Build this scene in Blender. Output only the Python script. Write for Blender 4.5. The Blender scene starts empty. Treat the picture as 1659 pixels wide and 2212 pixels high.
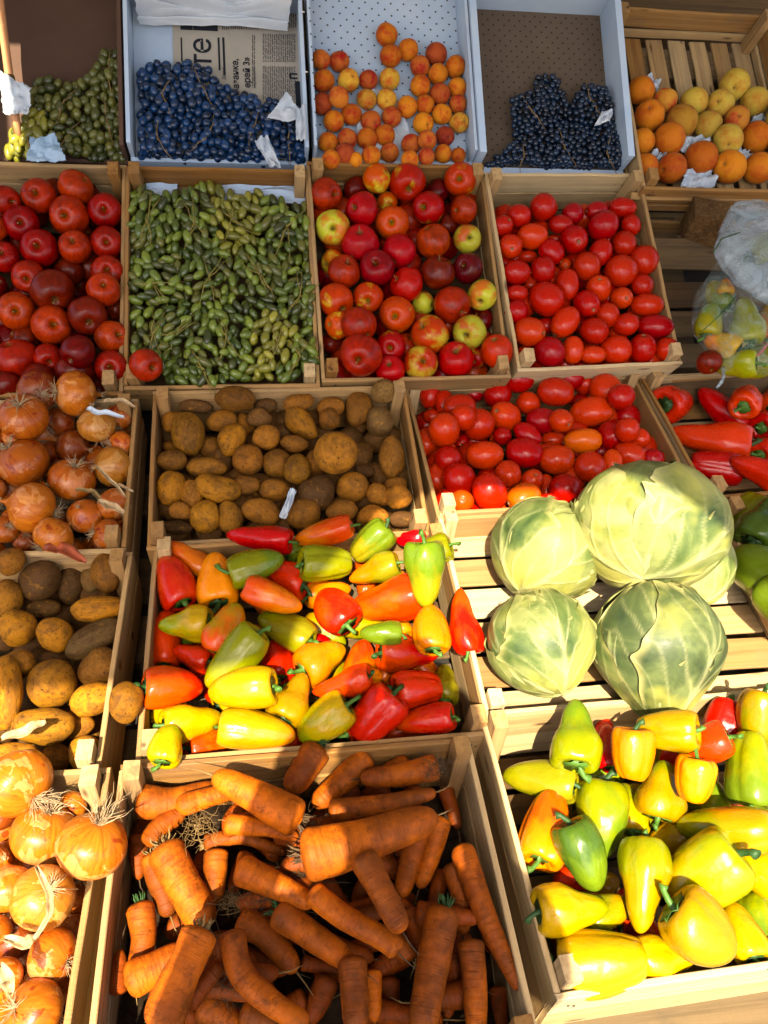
import bpy, bmesh, math, random
import numpy as np
from mathutils import Vector, Matrix, Quaternion
rnd = random.Random(7)
scn = bpy.context.scene
COL = scn.collection
PI = math.pi
D = math.radians

# ------------------------------------------------------------------ camera
FOC = 1700.0                       # focal length in units of a 1659 x 2212 picture
PHI, PSI, RHO = D(40), D(9.8), D(4.8)
Fw = Vector((math.sin(PSI)*math.cos(PHI), math.cos(PSI)*math.cos(PHI), -math.sin(PHI)))
Rt0 = Vector((math.cos(PSI), -math.sin(PSI), 0)); Up0 = Rt0.cross(Fw)
Rt = Rt0*math.cos(RHO) + Up0*math.sin(RHO)
Up = Up0*math.cos(RHO) - Rt0*math.sin(RHO)
CAM = Vector((0, 0, 1.55))
cd = bpy.data.cameras.new('camera'); cam = bpy.data.objects.new('camera', cd); COL.objects.link(cam)
m = Matrix((Rt, Up, -Fw)).transposed().to_4x4(); m.translation = CAM
cam.matrix_world = m
cd.sensor_fit = 'HORIZONTAL'; cd.sensor_width = 36; cd.lens = 36*FOC/1659
cd.clip_start = 0.02; cd.clip_end = 500
scn.camera = cam

# ------------------------------------------------------------------ light
def ray(x, y):
    return Fw + Rt*((x-829.5)/FOC) - Up*((y-1106)/FOC)
SUNV = -ray(880, 1420).normalized()          # from the scene towards the sun
w = bpy.data.worlds.new('World'); scn.world = w; w.use_nodes = True
nt = w.node_tree; sky = nt.nodes.new('ShaderNodeTexSky'); sky.sky_type = 'NISHITA'; sky.sun_disc = False
sky.sun_elevation = math.asin(SUNV.z); sky.sun_rotation = math.atan2(SUNV.x, SUNV.y)
sky.air_density = .75; sky.dust_density = 4.5; sky.ozone_density = .2
bg = nt.nodes['Background']; nt.links.new(sky.outputs[0], bg.inputs[0]); bg.inputs[1].default_value = 0.14
sd = bpy.data.lights.new('sun', 'SUN'); sd.energy = 4.8; sd.angle = D(0.5); sd.color = (1, .87, .64)
so = bpy.data.objects.new('sun', sd); COL.objects.link(so)
so.rotation_euler = (-SUNV).to_track_quat('-Z', 'Y').to_euler()
scn.view_settings.view_transform = 'Standard'; scn.view_settings.look = 'None'
scn.view_settings.exposure = 1.5; scn.view_settings.gamma = 1
scn.view_settings.use_curve_mapping = False
scn.cycles.max_bounces = 6; scn.cycles.diffuse_bounces = 1; scn.cycles.glossy_bounces = 3
scn.cycles.transparent_max_bounces = 12; scn.cycles.transmission_bounces = 4
scn.cycles.caustics_reflective = False; scn.cycles.caustics_refractive = False
scn.cycles.use_denoising = True

# ------------------------------------------------------------------ helpers
def tag(o, label=None, cat=None, group=None, kind=None):
    if label: o['label'] = label
    if cat: o['category'] = cat
    if group: o['group'] = group
    if kind: o['kind'] = kind
    return o

def link(name, data, parent=None, mat=None, M=None):
    o = bpy.data.objects.new(name, data); COL.objects.link(o)
    if parent: o.parent = parent
    if M is not None: o.matrix_basis = M
    if mat is not None and data is not None and hasattr(data, 'materials') and len(data.materials) == 0:
        data.materials.append(mat)
    return o

def mesh_np(name, V, Fc, smooth=True, mat=None):
    me = bpy.data.meshes.new(name); me.from_pydata([tuple(v) for v in V], [], [tuple(f) for f in Fc])
    if smooth: me.polygons.foreach_set('use_smooth', [True]*len(me.polygons))
    if mat: me.materials.append(mat)
    me.update(); return me

def grid_faces(n, mm, wrap=False):
    F = []
    for i in range(n-1):
        for j in range(mm if wrap else mm-1):
            a = i*mm+j; b = i*mm+(j+1) % mm
            F.append((a, b, b+mm if not wrap else (i+1)*mm+(j+1) % mm, a+mm))
    return F

def revolve(rf, zf, nt_, ns, jit=None):
    """rf(t,phi), zf(t,phi); poles closed"""
    V = []; F = []
    V.append((0, 0, zf(0, 0)))
    for i in range(1, nt_):
        t = i/nt_
        for j in range(ns):
            p = 2*PI*j/ns; r = rf(t, p)
            V.append((r*math.cos(p), r*math.sin(p), zf(t, p)))
    V.append((0, 0, zf(1, 0)))
    for j in range(ns): F.append((0, 1+j, 1+(j+1) % ns))
    for i in range(nt_-2):
        for j in range(ns):
            a = 1+i*ns+j; b = 1+i*ns+(j+1) % ns
            F.append((a, a+ns, b+ns, b))
    e = len(V)-1; s = 1+(nt_-2)*ns
    for j in range(ns): F.append((e, s+(j+1) % ns, s+j))
    return V, F

def tube_geo(pts, rads, ns=6, cap=True):
    V = []; F = []
    pts = [Vector(p) for p in pts]; n = len(pts)
    if not hasattr(rads, '__len__'): rads = [rads]*n
    ref = Vector((0.31, 0.22, 0.93)).normalized()
    for i, p in enumerate(pts):
        t = (pts[min(i+1, n-1)] - pts[max(i-1, 0)])
        t = t.normalized() if t.length > 1e-9 else Vector((0, 0, 1))
        a = t.cross(ref)
        if a.length < .05: a = t.cross(Vector((1, 0, 0)))
        a.normalize(); b = t.cross(a)
        for j in range(ns):
            q = 2*PI*j/ns
            V.append(p + (a*math.cos(q)+b*math.sin(q))*rads[i])
    for i in range(n-1):
        for j in range(ns):
            F.append((i*ns+j, i*ns+(j+1) % ns, (i+1)*ns+(j+1) % ns, (i+1)*ns+j))
    if cap:
        F.append(tuple(range(ns))[::-1]); F.append(tuple((n-1)*ns+j for j in range(ns)))
    return V, F

def join(parts):
    V = []; F = []
    for v, f in parts:
        o = len(V); V += list(v); F += [tuple(i+o for i in q) for q in f]
    return V, F

# smooth value noise for shapes
def sn(x, y, z, s=0):
    return (math.sin(x*1.7+s*2.1+1.3*math.sin(y*1.1+s)) + math.sin(y*1.9+s*1.3+1.7*math.sin(z*1.3+s*.7)) + math.sin(z*1.5+s*.9+1.1*math.sin(x*1.6+s*1.9)))/3

# ------------------------------------------------------------------ materials
class NB:
    """small node-building helper"""
    def __init__(s, name):
        s.m = bpy.data.materials.new(name); s.m.use_nodes = True; s.t = s.m.node_tree
        s.b = s.t.nodes['Principled BSDF']; s.out = s.t.nodes['Material Output']
    def n(s, typ, **kw):
        nd = s.t.nodes.new(typ)
        for k, v in kw.items(): setattr(nd, k, v)
        return nd
    def l(s, a, b): s.t.links.new(a, b)
    def setv(s, sock, v):
        if isinstance(v, (int, float)): sock.default_value = v
        elif isinstance(v, tuple): sock.default_value = v if len(v) != 3 or sock.type != 'RGBA' else (*v, 1)
        else: s.l(v, sock)
    def coords(s, scale=(1, 1, 1), rand=True):
        tc = s.n('ShaderNodeTexCoord'); mp = s.n('ShaderNodeMapping'); s.l(tc.outputs['Object'], mp.inputs[0]); mp.inputs['Scale'].default_value = scale
        if rand:
            oi = s.n('ShaderNodeObjectInfo'); ml = s.n('ShaderNodeMath', operation='MULTIPLY'); s.l(oi.outputs['Random'], ml.inputs[0]); ml.inputs[1].default_value = 37.0
            cb = s.n('ShaderNodeCombineXYZ')
            for i in range(3): s.l(ml.outputs[0], cb.inputs[i])
            s.l(cb.outputs[0], mp.inputs['Location'])
        return mp.outputs[0]
    def polar(s, ka, kz):
        """object coordinates turned into (direction round z, height): for streaks that run from pole to pole"""
        tc = s.n('ShaderNodeTexCoord'); sp = s.n('ShaderNodeSeparateXYZ'); s.l(tc.outputs['Object'], sp.inputs[0])
        cb = s.n('ShaderNodeCombineXYZ'); s.l(sp.outputs[0], cb.inputs[0]); s.l(sp.outputs[1], cb.inputs[1])
        nm = s.n('ShaderNodeVectorMath', operation='NORMALIZE'); s.l(cb.outputs[0], nm.inputs[0])
        sc = s.n('ShaderNodeVectorMath', operation='SCALE'); s.l(nm.outputs[0], sc.inputs[0]); sc.inputs['Scale'].default_value = ka
        oi = s.n('ShaderNodeObjectInfo')
        z = s.math('MULTIPLY', sp.outputs[2], kz); r = s.math('MULTIPLY', oi.outputs['Random'], 31.)
        z = s.math('ADD', z, r)
        c2 = s.n('ShaderNodeCombineXYZ'); s.l(z, c2.inputs[2])
        ad = s.n('ShaderNodeVectorMath', operation='ADD'); s.l(sc.outputs[0], ad.inputs[0]); s.l(c2.outputs[0], ad.inputs[1])
        return ad.outputs[0]
    def noise(s, vec, scale, detail=4, rough=.55, dist=0.):
        nd = s.n('ShaderNodeTexNoise'); s.l(vec, nd.inputs['Vector']); nd.inputs['Scale'].default_value = scale
        nd.inputs['Detail'].default_value = detail; nd.inputs['Roughness'].default_value = rough; nd.inputs['Distortion'].default_value = dist
        return nd.outputs['Fac']
    def ramp(s, fac, stops):
        nd = s.n('ShaderNodeValToRGB'); e = nd.color_ramp.elements
        while len(e) < len(stops): e.new(.5)
        for i, (p, c) in enumerate(stops):
            e[i].position = p; e[i].color = (*c, 1) if not isinstance(c, (int, float)) else (c, c, c, 1)
        s.l(fac, nd.inputs[0]); return nd.outputs[0]
    def mix(s, fac, a, b, mode='MIX'):
        nd = s.n('ShaderNodeMixRGB', blend_type=mode); s.setv(nd.inputs[0], fac); s.setv(nd.inputs[1], a); s.setv(nd.inputs[2], b); return nd.outputs[0]
    def math(s, op, a, b=0., clamp=False):
        nd = s.n('ShaderNodeMath', operation=op, use_clamp=clamp); s.setv(nd.inputs[0], a); s.setv(nd.inputs[1], b); return nd.outputs[0]
    def objcol(s):
        return s.n('ShaderNodeObjectInfo').outputs['Color']
    def attr(s, name, obj=True):
        nd = s.n('ShaderNodeAttribute', attribute_name=name)
        if obj: nd.attribute_type = 'OBJECT'
        return nd
    def randv(s): return s.n('ShaderNodeObjectInfo').outputs['Random']
    def hsv(s, col, h=.5, sa=1., v=1.):
        nd = s.n('ShaderNodeHueSaturation'); s.l(col, nd.inputs['Color']); s.setv(nd.inputs['Hue'], h); s.setv(nd.inputs['Saturation'], sa); s.setv(nd.inputs['Value'], v); return nd.outputs[0]
    def bump(s, h, strength, dist):
        nd = s.n('ShaderNodeBump'); s.l(h, nd.inputs['Height']); nd.inputs['Strength'].default_value = strength; nd.inputs['Distance'].default_value = dist
        s.l(nd.outputs[0], s.b.inputs['Normal']); return nd
    def done(s, col, rough=.5, spec=.5, coat=0., coatr=.1, sss=0., sssr=(.01, .004, .002), sheen=0.):
        s.setv(s.b.inputs['Base Color'], col); s.setv(s.b.inputs['Roughness'], rough); s.b.inputs['Specular IOR Level'].default_value = spec
        s.b.inputs['Coat Weight'].default_value = coat; s.b.inputs['Coat Roughness'].default_value = coatr
        if sss: s.b.inputs['Subsurface Weight'].default_value = sss; s.b.inputs['Subsurface Radius'].default_value = sssr; s.b.inputs['Subsurface Scale'].default_value = 1.
        if sheen: s.b.inputs['Sheen Weight'].default_value = sheen; s.b.inputs['Sheen Roughness'].default_value = .4
        return s.m

def m_wood(name, dark, light, dirt=.35, wet=.0):
    n = NB(name); c = n.coords((1.6, 62., 62.)); g = n.noise(c, 1.6, 7, .68, .15)
    c2 = n.coords((1, 2.2, 2.2)); big = n.noise(c2, 9, 5, .6)
    col = n.ramp(g, [(.26, tuple(k*.7 for k in dark)), (.40, tuple(.4*a+.6*b for a, b in zip(light, dark))), (.56, tuple(.85*a+.15*b for a, b in zip(light, dark))), (.8, light)])
    grey = tuple(sum(dark)/3*k for k in (1.05, .95, .78))
    col = n.mix(n.ramp(big, [(.48, 0.), (.72, dirt)]), col, grey)
    # knots
    vo = n.n('ShaderNodeTexVoronoi'); n.l(n.coords((7., 26., 26.)), vo.inputs['Vector']); vo.inputs['Scale'].default_value = 1.
    col = n.mix(n.ramp(vo.outputs['Distance'], [(.05, .85), (.14, 0.)]), col, (.09, .04, .015))
    st = n.noise(n.coords((22, 22, 22)), 2.6, 4, .7)
    col = n.mix(n.ramp(st, [(.66, 0.), (.75, .45)]), col, (.07, .04, .02))
    v = n.math('ADD', n.math('MULTIPLY', n.randv(), .6), .62)
    col = n.hsv(col, n.math('ADD', n.math('MULTIPLY', n.randv(), .025), .488), n.math('SUBTRACT', 1.08, n.math('MULTIPLY', n.randv(), .3)), v)
    saw = n.noise(n.coords((420., 8., 8.)), 1., 2, .5)
    h = n.math('ADD', n.math('MULTIPLY', g, .7), n.math('MULTIPLY', saw, .35))
    n.bump(h, .8, .0016)
    return n.done(col, .72, .25)

WOOD = m_wood('crate_wood', (.27, .125, .032), (.54, .31, .095))
WOOD_PALE = m_wood('pale_crate_wood', (.38, .20, .065), (.64, .42, .17), .2)
WOOD_DARK = m_wood('pallet_and_gap_dark_wood', (.07, .04, .014), (.17, .10, .035), .5)
def m_chip():
    n = NB('chipboard'); c = n.coords((1, 1, 1)); a = n.noise(c, 130, 3, .8); b = n.noise(c, 30, 4, .6)
    col = n.ramp(a, [(.3, (.05, .028, .012)), (.55, (.16, .085, .03)), (.75, (.35, .2, .08))]); col = n.mix(.3, col, n.ramp(b, [(.3, (.03, .02, .01)), (.7, (.25, .14, .06))]))
    n.bump(a, .8, .003); return n.done(col, .9, .1)
CHIP = m_chip()
def m_plain(name, col, rough=.6, spec=.4, nz=.0, sc=40, bump=0., metal=0.):
    n = NB(name); c = n.coords(); a = n.noise(c, sc, 5, .6)
    cc = n.mix(n.ramp(a, [(.35, 0.), (.7, 1.)]), tuple(k*(1-nz) for k in col), tuple(min(1, k*(1+nz)) for k in col))
    if bump: n.bump(a, bump, .001)
    n.b.inputs['Metallic'].default_value = metal
    return n.done(cc, rough, spec)
NAIL = m_plain('nail_steel', (.05, .045, .04), .5, .5, .3)
ASPHALT = m_plain('dusty_ground', (.20, .17, .14), .9, .2, .2, 6, .5)

def m_tomato():
    n = NB('tomato_skin'); c = n.coords(); a = n.noise(c, 1.6, 3); b = n.noise(c, 14, 3, .7)
    sp = n.n('ShaderNodeSeparateXYZ'); tc = n.n('ShaderNodeTexCoord'); n.l(tc.outputs['Object'], sp.inputs[0])
    base = n.objcol()
    col = n.mix(n.ramp(n.math('ADD', n.math('MULTIPLY', a, .5), n.math('MULTIPLY', sp.outputs[2], .25)), [(.42, 0.), (.66, .35)]), base, (.66, .07, .006))
    col = n.mix(n.ramp(b, [(.66, 0.), (.8, .25)]), col, (.5, .1, .01))
    # pale dust specks
    dst = n.noise(c, 5, 6, .75); col = n.mix(n.ramp(dst, [(.55, 0.), (.8, .12)]), col, (.42, .16, .06))
    col = n.hsv(col, n.math('ADD', n.math('MULTIPLY', n.randv(), .012), .499), 1.03, n.math('ADD', n.math('MULTIPLY', n.randv(), .5), .75))
    n.bump(n.noise(c, 2.5, 2), .15, .004)
    return n.done(col, n.ramp(dst, [(.3, .2), (.75, .36)]), .25, .14, .09, .07, (.012, .003, .001))
def m_apple(name, ground, blush, amount, dark):
    n = NB(name); c = n.coords(); p = n.polar(1.0, .35)
    lo = n.noise(c, .9, 2, .5); streak = n.noise(n.polar(1., .5), 4.5, 5, .72); spk = n.n('ShaderNodeTexVoronoi'); n.l(c, spk.inputs['Vector']); spk.inputs['Scale'].default_value = 11
    f = n.math('ADD', n.math('MULTIPLY', lo, 1.2), n.math('MULTIPLY', streak, .55))
    lo_, hi_ = .95-amount*.5, 1.12-amount*.5
    mask = n.ramp(n.math('SUBTRACT', f, .0), [(max(0, lo_-.08), 0.), (min(1, hi_), 1.)])
    rb = n.ramp(n.math('ADD', n.math('MULTIPLY', streak, .6), n.math('MULTIPLY', lo, .4)), [(.36, dark), (.62, blush)])
    col = n.mix(mask, ground, rb)
    col = n.mix(n.ramp(spk.outputs['Distance'], [(.0, .45), (.09, 0.)]), col, (.75, .5, .25))
    sp = n.n('ShaderNodeSeparateXYZ'); tc = n.n('ShaderNodeTexCoord'); n.l(tc.outputs['Object'], sp.inputs[0])
    rr = n.n('ShaderNodeVectorMath', operation='LENGTH'); cb = n.n('ShaderNodeCombineXYZ'); n.l(sp.outputs[0], cb.inputs[0]); n.l(sp.outputs[1], cb.inputs[1]); n.l(cb.outputs[0], rr.inputs[0])
    col = n.mix(n.ramp(rr.outputs['Value'], [(.07, .9), (.24, 0.)]), col, n.mix(.75, ground, (.10, .055, .012)))
    br = n.noise(c, 3.1, 4, .7); col = n.mix(n.ramp(br, [(.7, 0.), (.76, .5)]), col, (.12, .04, .015))
    col = n.hsv(col, n.math('ADD', n.math('MULTIPLY', n.randv(), .018), .497), 1.05, n.math('ADD', n.math('MULTIPLY', n.randv(), .45), .75))
    n.bump(n.noise(c, 2, 2), .12, .004)
    return n.done(col, n.ramp(n.noise(c, 6, 5, .7), [(.3, .26), (.7, .42)]), .2, .12, .14, .05, (.01, .004, .002))
A_RED = m_apple('red_apple_skin', (.52, .05, .01), (.46, .007, .007), 1.05, (.17, .003, .005))
A_DARK = m_apple('dark_red_apple_skin', (.30, .08, .02), (.20, .006, .007), 1.0, (.07, .002, .004))
A_MIX = m_apple('striped_apple_skin', (.66, .44, .05), (.56, .018, .012), .72, (.36, .008, .008))
A_PINK = m_apple('pink_apple_skin', (.62, .30, .06), (.54, .022, .040), .95, (.32, .008, .020))
A_GREEN = m_apple('green_apple_skin', (.50, .46, .05), (.60, .14, .04), .12, (.5, .1, .03))
A_YEL = m_apple('yellow_red_apple_skin', (.68, .50, .06), (.62, .06, .02), .42, (.45, .03, .02))

def m_fuzzy(name):
    n = NB(name); c = n.coords(); a = n.noise(c, 1.1, 3, .6); b = n.noise(c, 4.5, 5, .7)
    at = n.attr('blush_colour').outputs['Color']
    col = n.mix(n.ramp(n.math('ADD', n.math('MULTIPLY', a, .8), n.math('MULTIPLY', b, .25)), [(.47, 0.), (.66, 1.)]), n.objcol(), at)
    col = n.mix(n.ramp(b, [(.68, 0.), (.74, .7)]), col, (.10, .035, .012))
    col = n.hsv(col, n.math('ADD', n.math('MULTIPLY', n.randv(), .02), .49), 1., n.math('ADD', n.math('MULTIPLY', n.randv(), .4), .8))
    n.bump(n.noise(c, 60, 2, .7), .12, .002)
    return n.done(col, .6, .15, 0, .1, .1, (.012, .005, .002), .03)
FUZZ = m_fuzzy('stone_fruit_skin')
TOMATO = m_tomato()

def m_potato():
    n = NB('potato_skin'); c = n.coords(); a = n.noise(c, 1.3, 5, .65, .5); b = n.noise(c, 5, 6, .78); f = n.noise(c, 38, 3, .7); b2 = n.noise(c, 2.4, 5, .7)
    col = n.mix(n.ramp(f, [(.35, 0.), (.65, .35)]), n.objcol(), n.hsv(n.objcol(), .49, 1.1, .55))
    col = n.mix(n.ramp(a, [(.44, 0.), (.64, .75)]), col, (.12, .05, .012))
    col = n.mix(n.ramp(b, [(.53, 0.), (.66, .85)]), col, (.045, .02, .007))
    col = n.mix(n.ramp(b2, [(.30, .7), (.42, 0.)]), col, (.50, .225, .032))
    vo = n.n('ShaderNodeTexVoronoi'); n.l(c, vo.inputs['Vector']); vo.inputs['Scale'].default_value = 2.6
    eye = n.ramp(vo.outputs['Distance'], [(.05, 1.), (.13, 0.)]); col = n.mix(eye, col, (.02, .009, .004))
    vo2 = n.n('ShaderNodeTexVoronoi'); n.l(c, vo2.inputs['Vector']); vo2.inputs['Scale'].default_value = 8.5
    col = n.mix(n.ramp(vo2.outputs['Distance'], [(.06, .75), (.15, 0.)]), col, (.04, .018, .006))
    col = n.hsv(col, .5, 1.05, n.math('ADD', n.math('MULTIPLY', n.randv(), .6), .7))
    h = n.math('SUBTRACT', n.math('ADD', n.math('MULTIPLY', b, .8), n.math('MULTIPLY', f, .25)), n.math('MULTIPLY', eye, 1.1))
    n.bump(h, .6, .005)
    return n.done(col, n.ramp(b, [(.4, .5), (.6, .8)]), .25, 0, .1, .04, (.01, .005, .002))
POTATO = m_potato()

def m_onion():
    n = NB('onion_skin'); c = n.coords(); s1 = n.noise(n.polar(1., .25), 7, 5, .7); s2 = n.noise(n.polar(1., .12), 26, 3, .7); lo = n.noise(c, 1.1, 3, .6, .4)
    col = n.mix(n.ramp(s1, [(.32, 0.), (.68, 1.)]), n.objcol(), n.hsv(n.objcol(), .485, 1.05, .6))
    col = n.mix(n.ramp(s2, [(.52, 0.), (.74, .45)]), col, (.26, .075, .010))
    col = n.mix(n.ramp(lo, [(.56, 0.), (.585, .75)]), col, n.hsv(col, .512, .9, 1.35))
    col = n.mix(n.ramp(lo, [(.36, .8), (.39, 0.)]), col, n.hsv(col, .475, 1.1, .55))
    col = n.mix(n.ramp(n.noise(c, 5, 5, .7), [(.64, 0.), (.72, .55)]), col, (.07, .03, .012))
    col = n.hsv(col, .5, 1., n.math('ADD', n.math('MULTIPLY', n.randv(), .4), .8))
    n.bump(n.math('ADD', n.math('MULTIPLY', s2, .3), n.ramp(lo, [(.565, 0.), (.58, .5)])), .5, .002)
    return n.done(col, n.ramp(s1, [(.3, .2), (.7, .42)]), .3, .14, .16, .1, (.01, .004, .001))
ONION = m_onion()
def m_dry(name, a_, b_, rough=.8):
    n = NB(name); s1 = n.noise(n.coords((1, 1, 1)), 60, 5, .7)
    return n.done(n.ramp(s1, [(.3, a_), (.7, b_)]), rough, .3)
HUSK = m_dry('papery_husk', (.30, .16, .06), (.66, .50, .28))
ROOT = m_dry('dry_roots', (.28, .17, .08), (.62, .48, .28))
ROOT_DARK = m_dry('dark_roots', (.03, .02, .012), (.14, .08, .035))
STALK = m_dry('dry_stalk', (.16, .09, .03), (.34, .22, .08))
GSTEM = m_dry('green_stem', (.035, .10, .012), (.10, .22, .03), .45)
GSTEM_D = m_dry('dark_green_stem', (.012, .045, .01), (.04, .10, .02), .5)
SCAR = m_dry('stem_scar', (.12, .07, .03), (.42, .28, .12), .7)

def m_pepper():
    n = NB('pepper_skin'); c = n.coords(); tc = n.n('ShaderNodeTexCoord'); sp = n.n('ShaderNodeSeparateXYZ'); n.l(tc.outputs['Object'], sp.inputs[0])
    tip = n.attr('second_colour').outputs['Color']
    lo = n.noise(c, 1.5, 3, .55)
    f = n.math('ADD', n.math('MULTIPLY', lo, 1.0), n.math('MULTIPLY', sp.outputs[2], -.35))
    col = n.mix(n.ramp(f, [(.42, 0.), (.64, 1.)]), n.objcol(), tip)
    b = n.noise(c, 6, 5, .7); col = n.mix(n.ramp(b, [(.62, 0.), (.85, .22)]), col, (.30, .13, .02))
    col = n.mix(n.ramp(n.noise(c, 17, 4, .7), [(.70, 0.), (.75, .5)]), col, (.14, .07, .02))
    col = n.hsv(col, n.math('ADD', n.math('MULTIPLY', n.randv(), .012), .498), 1.05, n.math('ADD', n.math('MULTIPLY', n.randv(), .35), .82))
    h = n.math('ADD', n.noise(c, 3.2, 2, .5), n.math('MULTIPLY', n.noise(c, 22, 2), .05)); n.bump(h, .35, .008)
    return n.done(col, n.ramp(b, [(.3, .2), (.75, .38)]), .3, .16, .06, .12, (.012, .006, .002))
PEPPER = m_pepper()

def m_carrot():
    n = NB('carrot_skin'); c = n.coords(); a = n.noise(c, 16, 6, .72); b = n.noise(c, 55, 6, .78)
    r1 = n.noise(n.coords((22, 22, 330)), 1., 3, .65); r2 = n.noise(n.coords((9, 9, 120)), 1., 2, .6)
    col = n.mix(n.ramp(a, [(.40, 0.), (.62, .8)]), n.objcol(), (.20, .036, .004))
    col = n.mix(n.ramp(b, [(.51, 0.), (.66, .8)]), col, (.08, .024, .006))
    col = n.mix(n.ramp(r1, [(.64, 0.), (.72, .28)]), col, (.06, .018, .005))
    col = n.mix(n.ramp(n.noise(c, 7, 4, .7), [(.47, 0.), (.62, .75)]), col, (.12, .034, .009))
    col = n.hsv(col, .5, 1.08, n.math('ADD', n.math('MULTIPLY', n.randv(), .45), .8))
    h = n.math('ADD', n.math('MULTIPLY', n.math('SUBTRACT', 1., n.ramp(r1, [(.58, 0.), (.66, 1.)])), .3), n.math('ADD', n.math('MULTIPLY', r2, .8), n.math('MULTIPLY', b, .35))); n.bump(h, .8, .0024)
    return n.done(col, .62, .25, 0, .1, .06, (.01, .004, .001))
CARROT = m_carrot()

def m_grape(name, c1, c2, bloom, brown, tr=.25):
    n = NB(name); c = n.coords(); a = n.noise(c, 1.3, 3); b = n.noise(c, 3.5, 4, .7)
    col = n.mix(n.ramp(n.randv(), [(.0, 0.), (1., 1.)]), c1, c2)
    if brown: col = n.mix(n.ramp(b, [(.60, 0.), (.72, .6)]), col, (.20, .10, .02))
    if bloom: col = n.mix(n.ramp(a, [(.38, 0.), (.68, .8)]), col, bloom)
    fr = n.n('ShaderNodeObjectInfo')
    col = n.hsv(col, .5, 1., n.math('ADD', n.math('MULTIPLY', fr.outputs['Random'], .7), .6))
    return n.done(col, n.ramp(a, [(.3, .2), (.7, .42)]), .5, .3, .12, tr, (.010, .010, .003))
GR_GREEN = m_grape('green_grape_skin', (.045, .085, .008), (.18, .22, .018), (.11, .17, .03), True, .35)
GR_DULL = m_grape('dull_green_grape_skin', (.045, .06, .010), (.13, .12, .014), (.08, .11, .03), True)
GR_BLUE = m_grape('blue_grape_skin', (.001, .008, .022), (.003, .020, .065), (.008, .070, .24), False, .0)
GR_BLACK = m_grape('black_grape_skin', (.001, .003, .008), (.002, .009, .026), (.005, .036, .10), False, .0)

def m_paper(name, c1, c2, sc=8, stain=None, trans=.0, dots=None, rough=.75, st=(.6, .7, .6)):
    n = NB(name); c = n.coords(rand=False); a = n.noise(c, sc, 5, .6)
    col = n.ramp(a, [(.3, c1), (.7, c2)])
    if stain:
        s_ = n.noise(c, 16, 6, .7); col = n.mix(n.ramp(s_, [(st[0], 0.), (st[1], st[2])]), col, stain)
    if dots:
        sp_, r_, dc = dots
        tc = n.n('ShaderNodeTexCoord'); mp = n.n('ShaderNodeMapping'); n.l(tc.outputs['Object'], mp.inputs[0]); mp.inputs['Scale'].default_value = (1/sp_, 1/sp_, 0); mp.inputs['Rotation'].default_value = (0, 0, .78)
        fr = n.n('ShaderNodeVectorMath', operation='FRACTION'); n.l(mp.outputs[0], fr.inputs[0])
        sb = n.n('ShaderNodeVectorMath', operation='SUBTRACT'); n.l(fr.outputs[0], sb.inputs[0]); sb.inputs[1].default_value = (.5, .5, 0)
        ln = n.n('ShaderNodeVectorMath', operation='LENGTH'); n.l(sb.outputs[0], ln.inputs[0])
        col = n.mix(n.ramp(ln.outputs['Value'], [(r_, .92), (r_+.03, 0.)]), col, dc)
    n.bump(n.noise(c, 30, 4, .6), .25, .004)
    m_ = n.done(col, rough, .3)
    return m_
TISSUE = m_paper('white_tissue_paper', (.50, .60, .72), (.68, .74, .80), 10)
LINER = m_paper('white_paper_liner', (.46, .62, .84), (.62, .75, .90), 6, (.10, .12, .2), st=(.66, .74, .7))
NEWS = m_paper('newsprint', (.40, .37, .31), (.50, .46, .39), 9, (.13, .05, .06), st=(.62, .78, .65))
CARD = m_paper('brown_cardboard', (.085, .045, .03), (.12, .065, .042), 5, (.05, .03, .025), st=(.6, .75, .5))
FOAM = m_paper('white_perforated_liner', (.48, .63, .84), (.64, .76, .90), 5, None, dots=(.0215, .095, (.02, .025, .035)))
BROWNP = m_paper('brown_perforated_liner', (.12, .085, .058), (.16, .115, .08), 6, (.04, .025, .018), dots=(.0185, .11, (.03, .022, .018)), st=(.66, .72, .8))
INK = m_plain('printing_ink', (.02, .025, .035), .8, .2)
INK_GREY = m_plain('worn_printing_ink', (.10, .10, .10), .8, .2)
BLUEPL = m_paper('pale_blue_tissue', (.30, .48, .68), (.42, .58, .76), 12)

def m_plastic(name, alpha, tint, rough=.2, sc=26):
    n = NB(name); c = n.coords(rand=False)
    cr = n.noise(c, sc, 6, .65, 1.2); n.bump(cr, .9, .012)
    n.done(tint, rough, .6)
    vz = n.n('ShaderNodeTexVoronoi', feature='DISTANCE_TO_EDGE'); n.l(c, vz.inputs['Vector']); vz.inputs['Scale'].default_value = 15; n.bump(n.math('ADD', n.math('MULTIPLY', n.math('MINIMUM', vz.outputs['Distance'], .3), 1.6), n.math('MULTIPLY', cr, .7)), 1., .014)
    al = n.ramp(cr, [(.35, max(0, alpha-.12)), (.5, alpha), (.7, min(1, alpha+.3))])
    n.l(al, n.b.inputs['Alpha']); return n.m
PLASTIC = m_plastic('clear_plastic_bag', .14, (.40, .50, .46), .1, 34)
PLASTIC_W = m_plastic('white_plastic_bag', .42, (.40, .50, .56), .1, 12)

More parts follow.
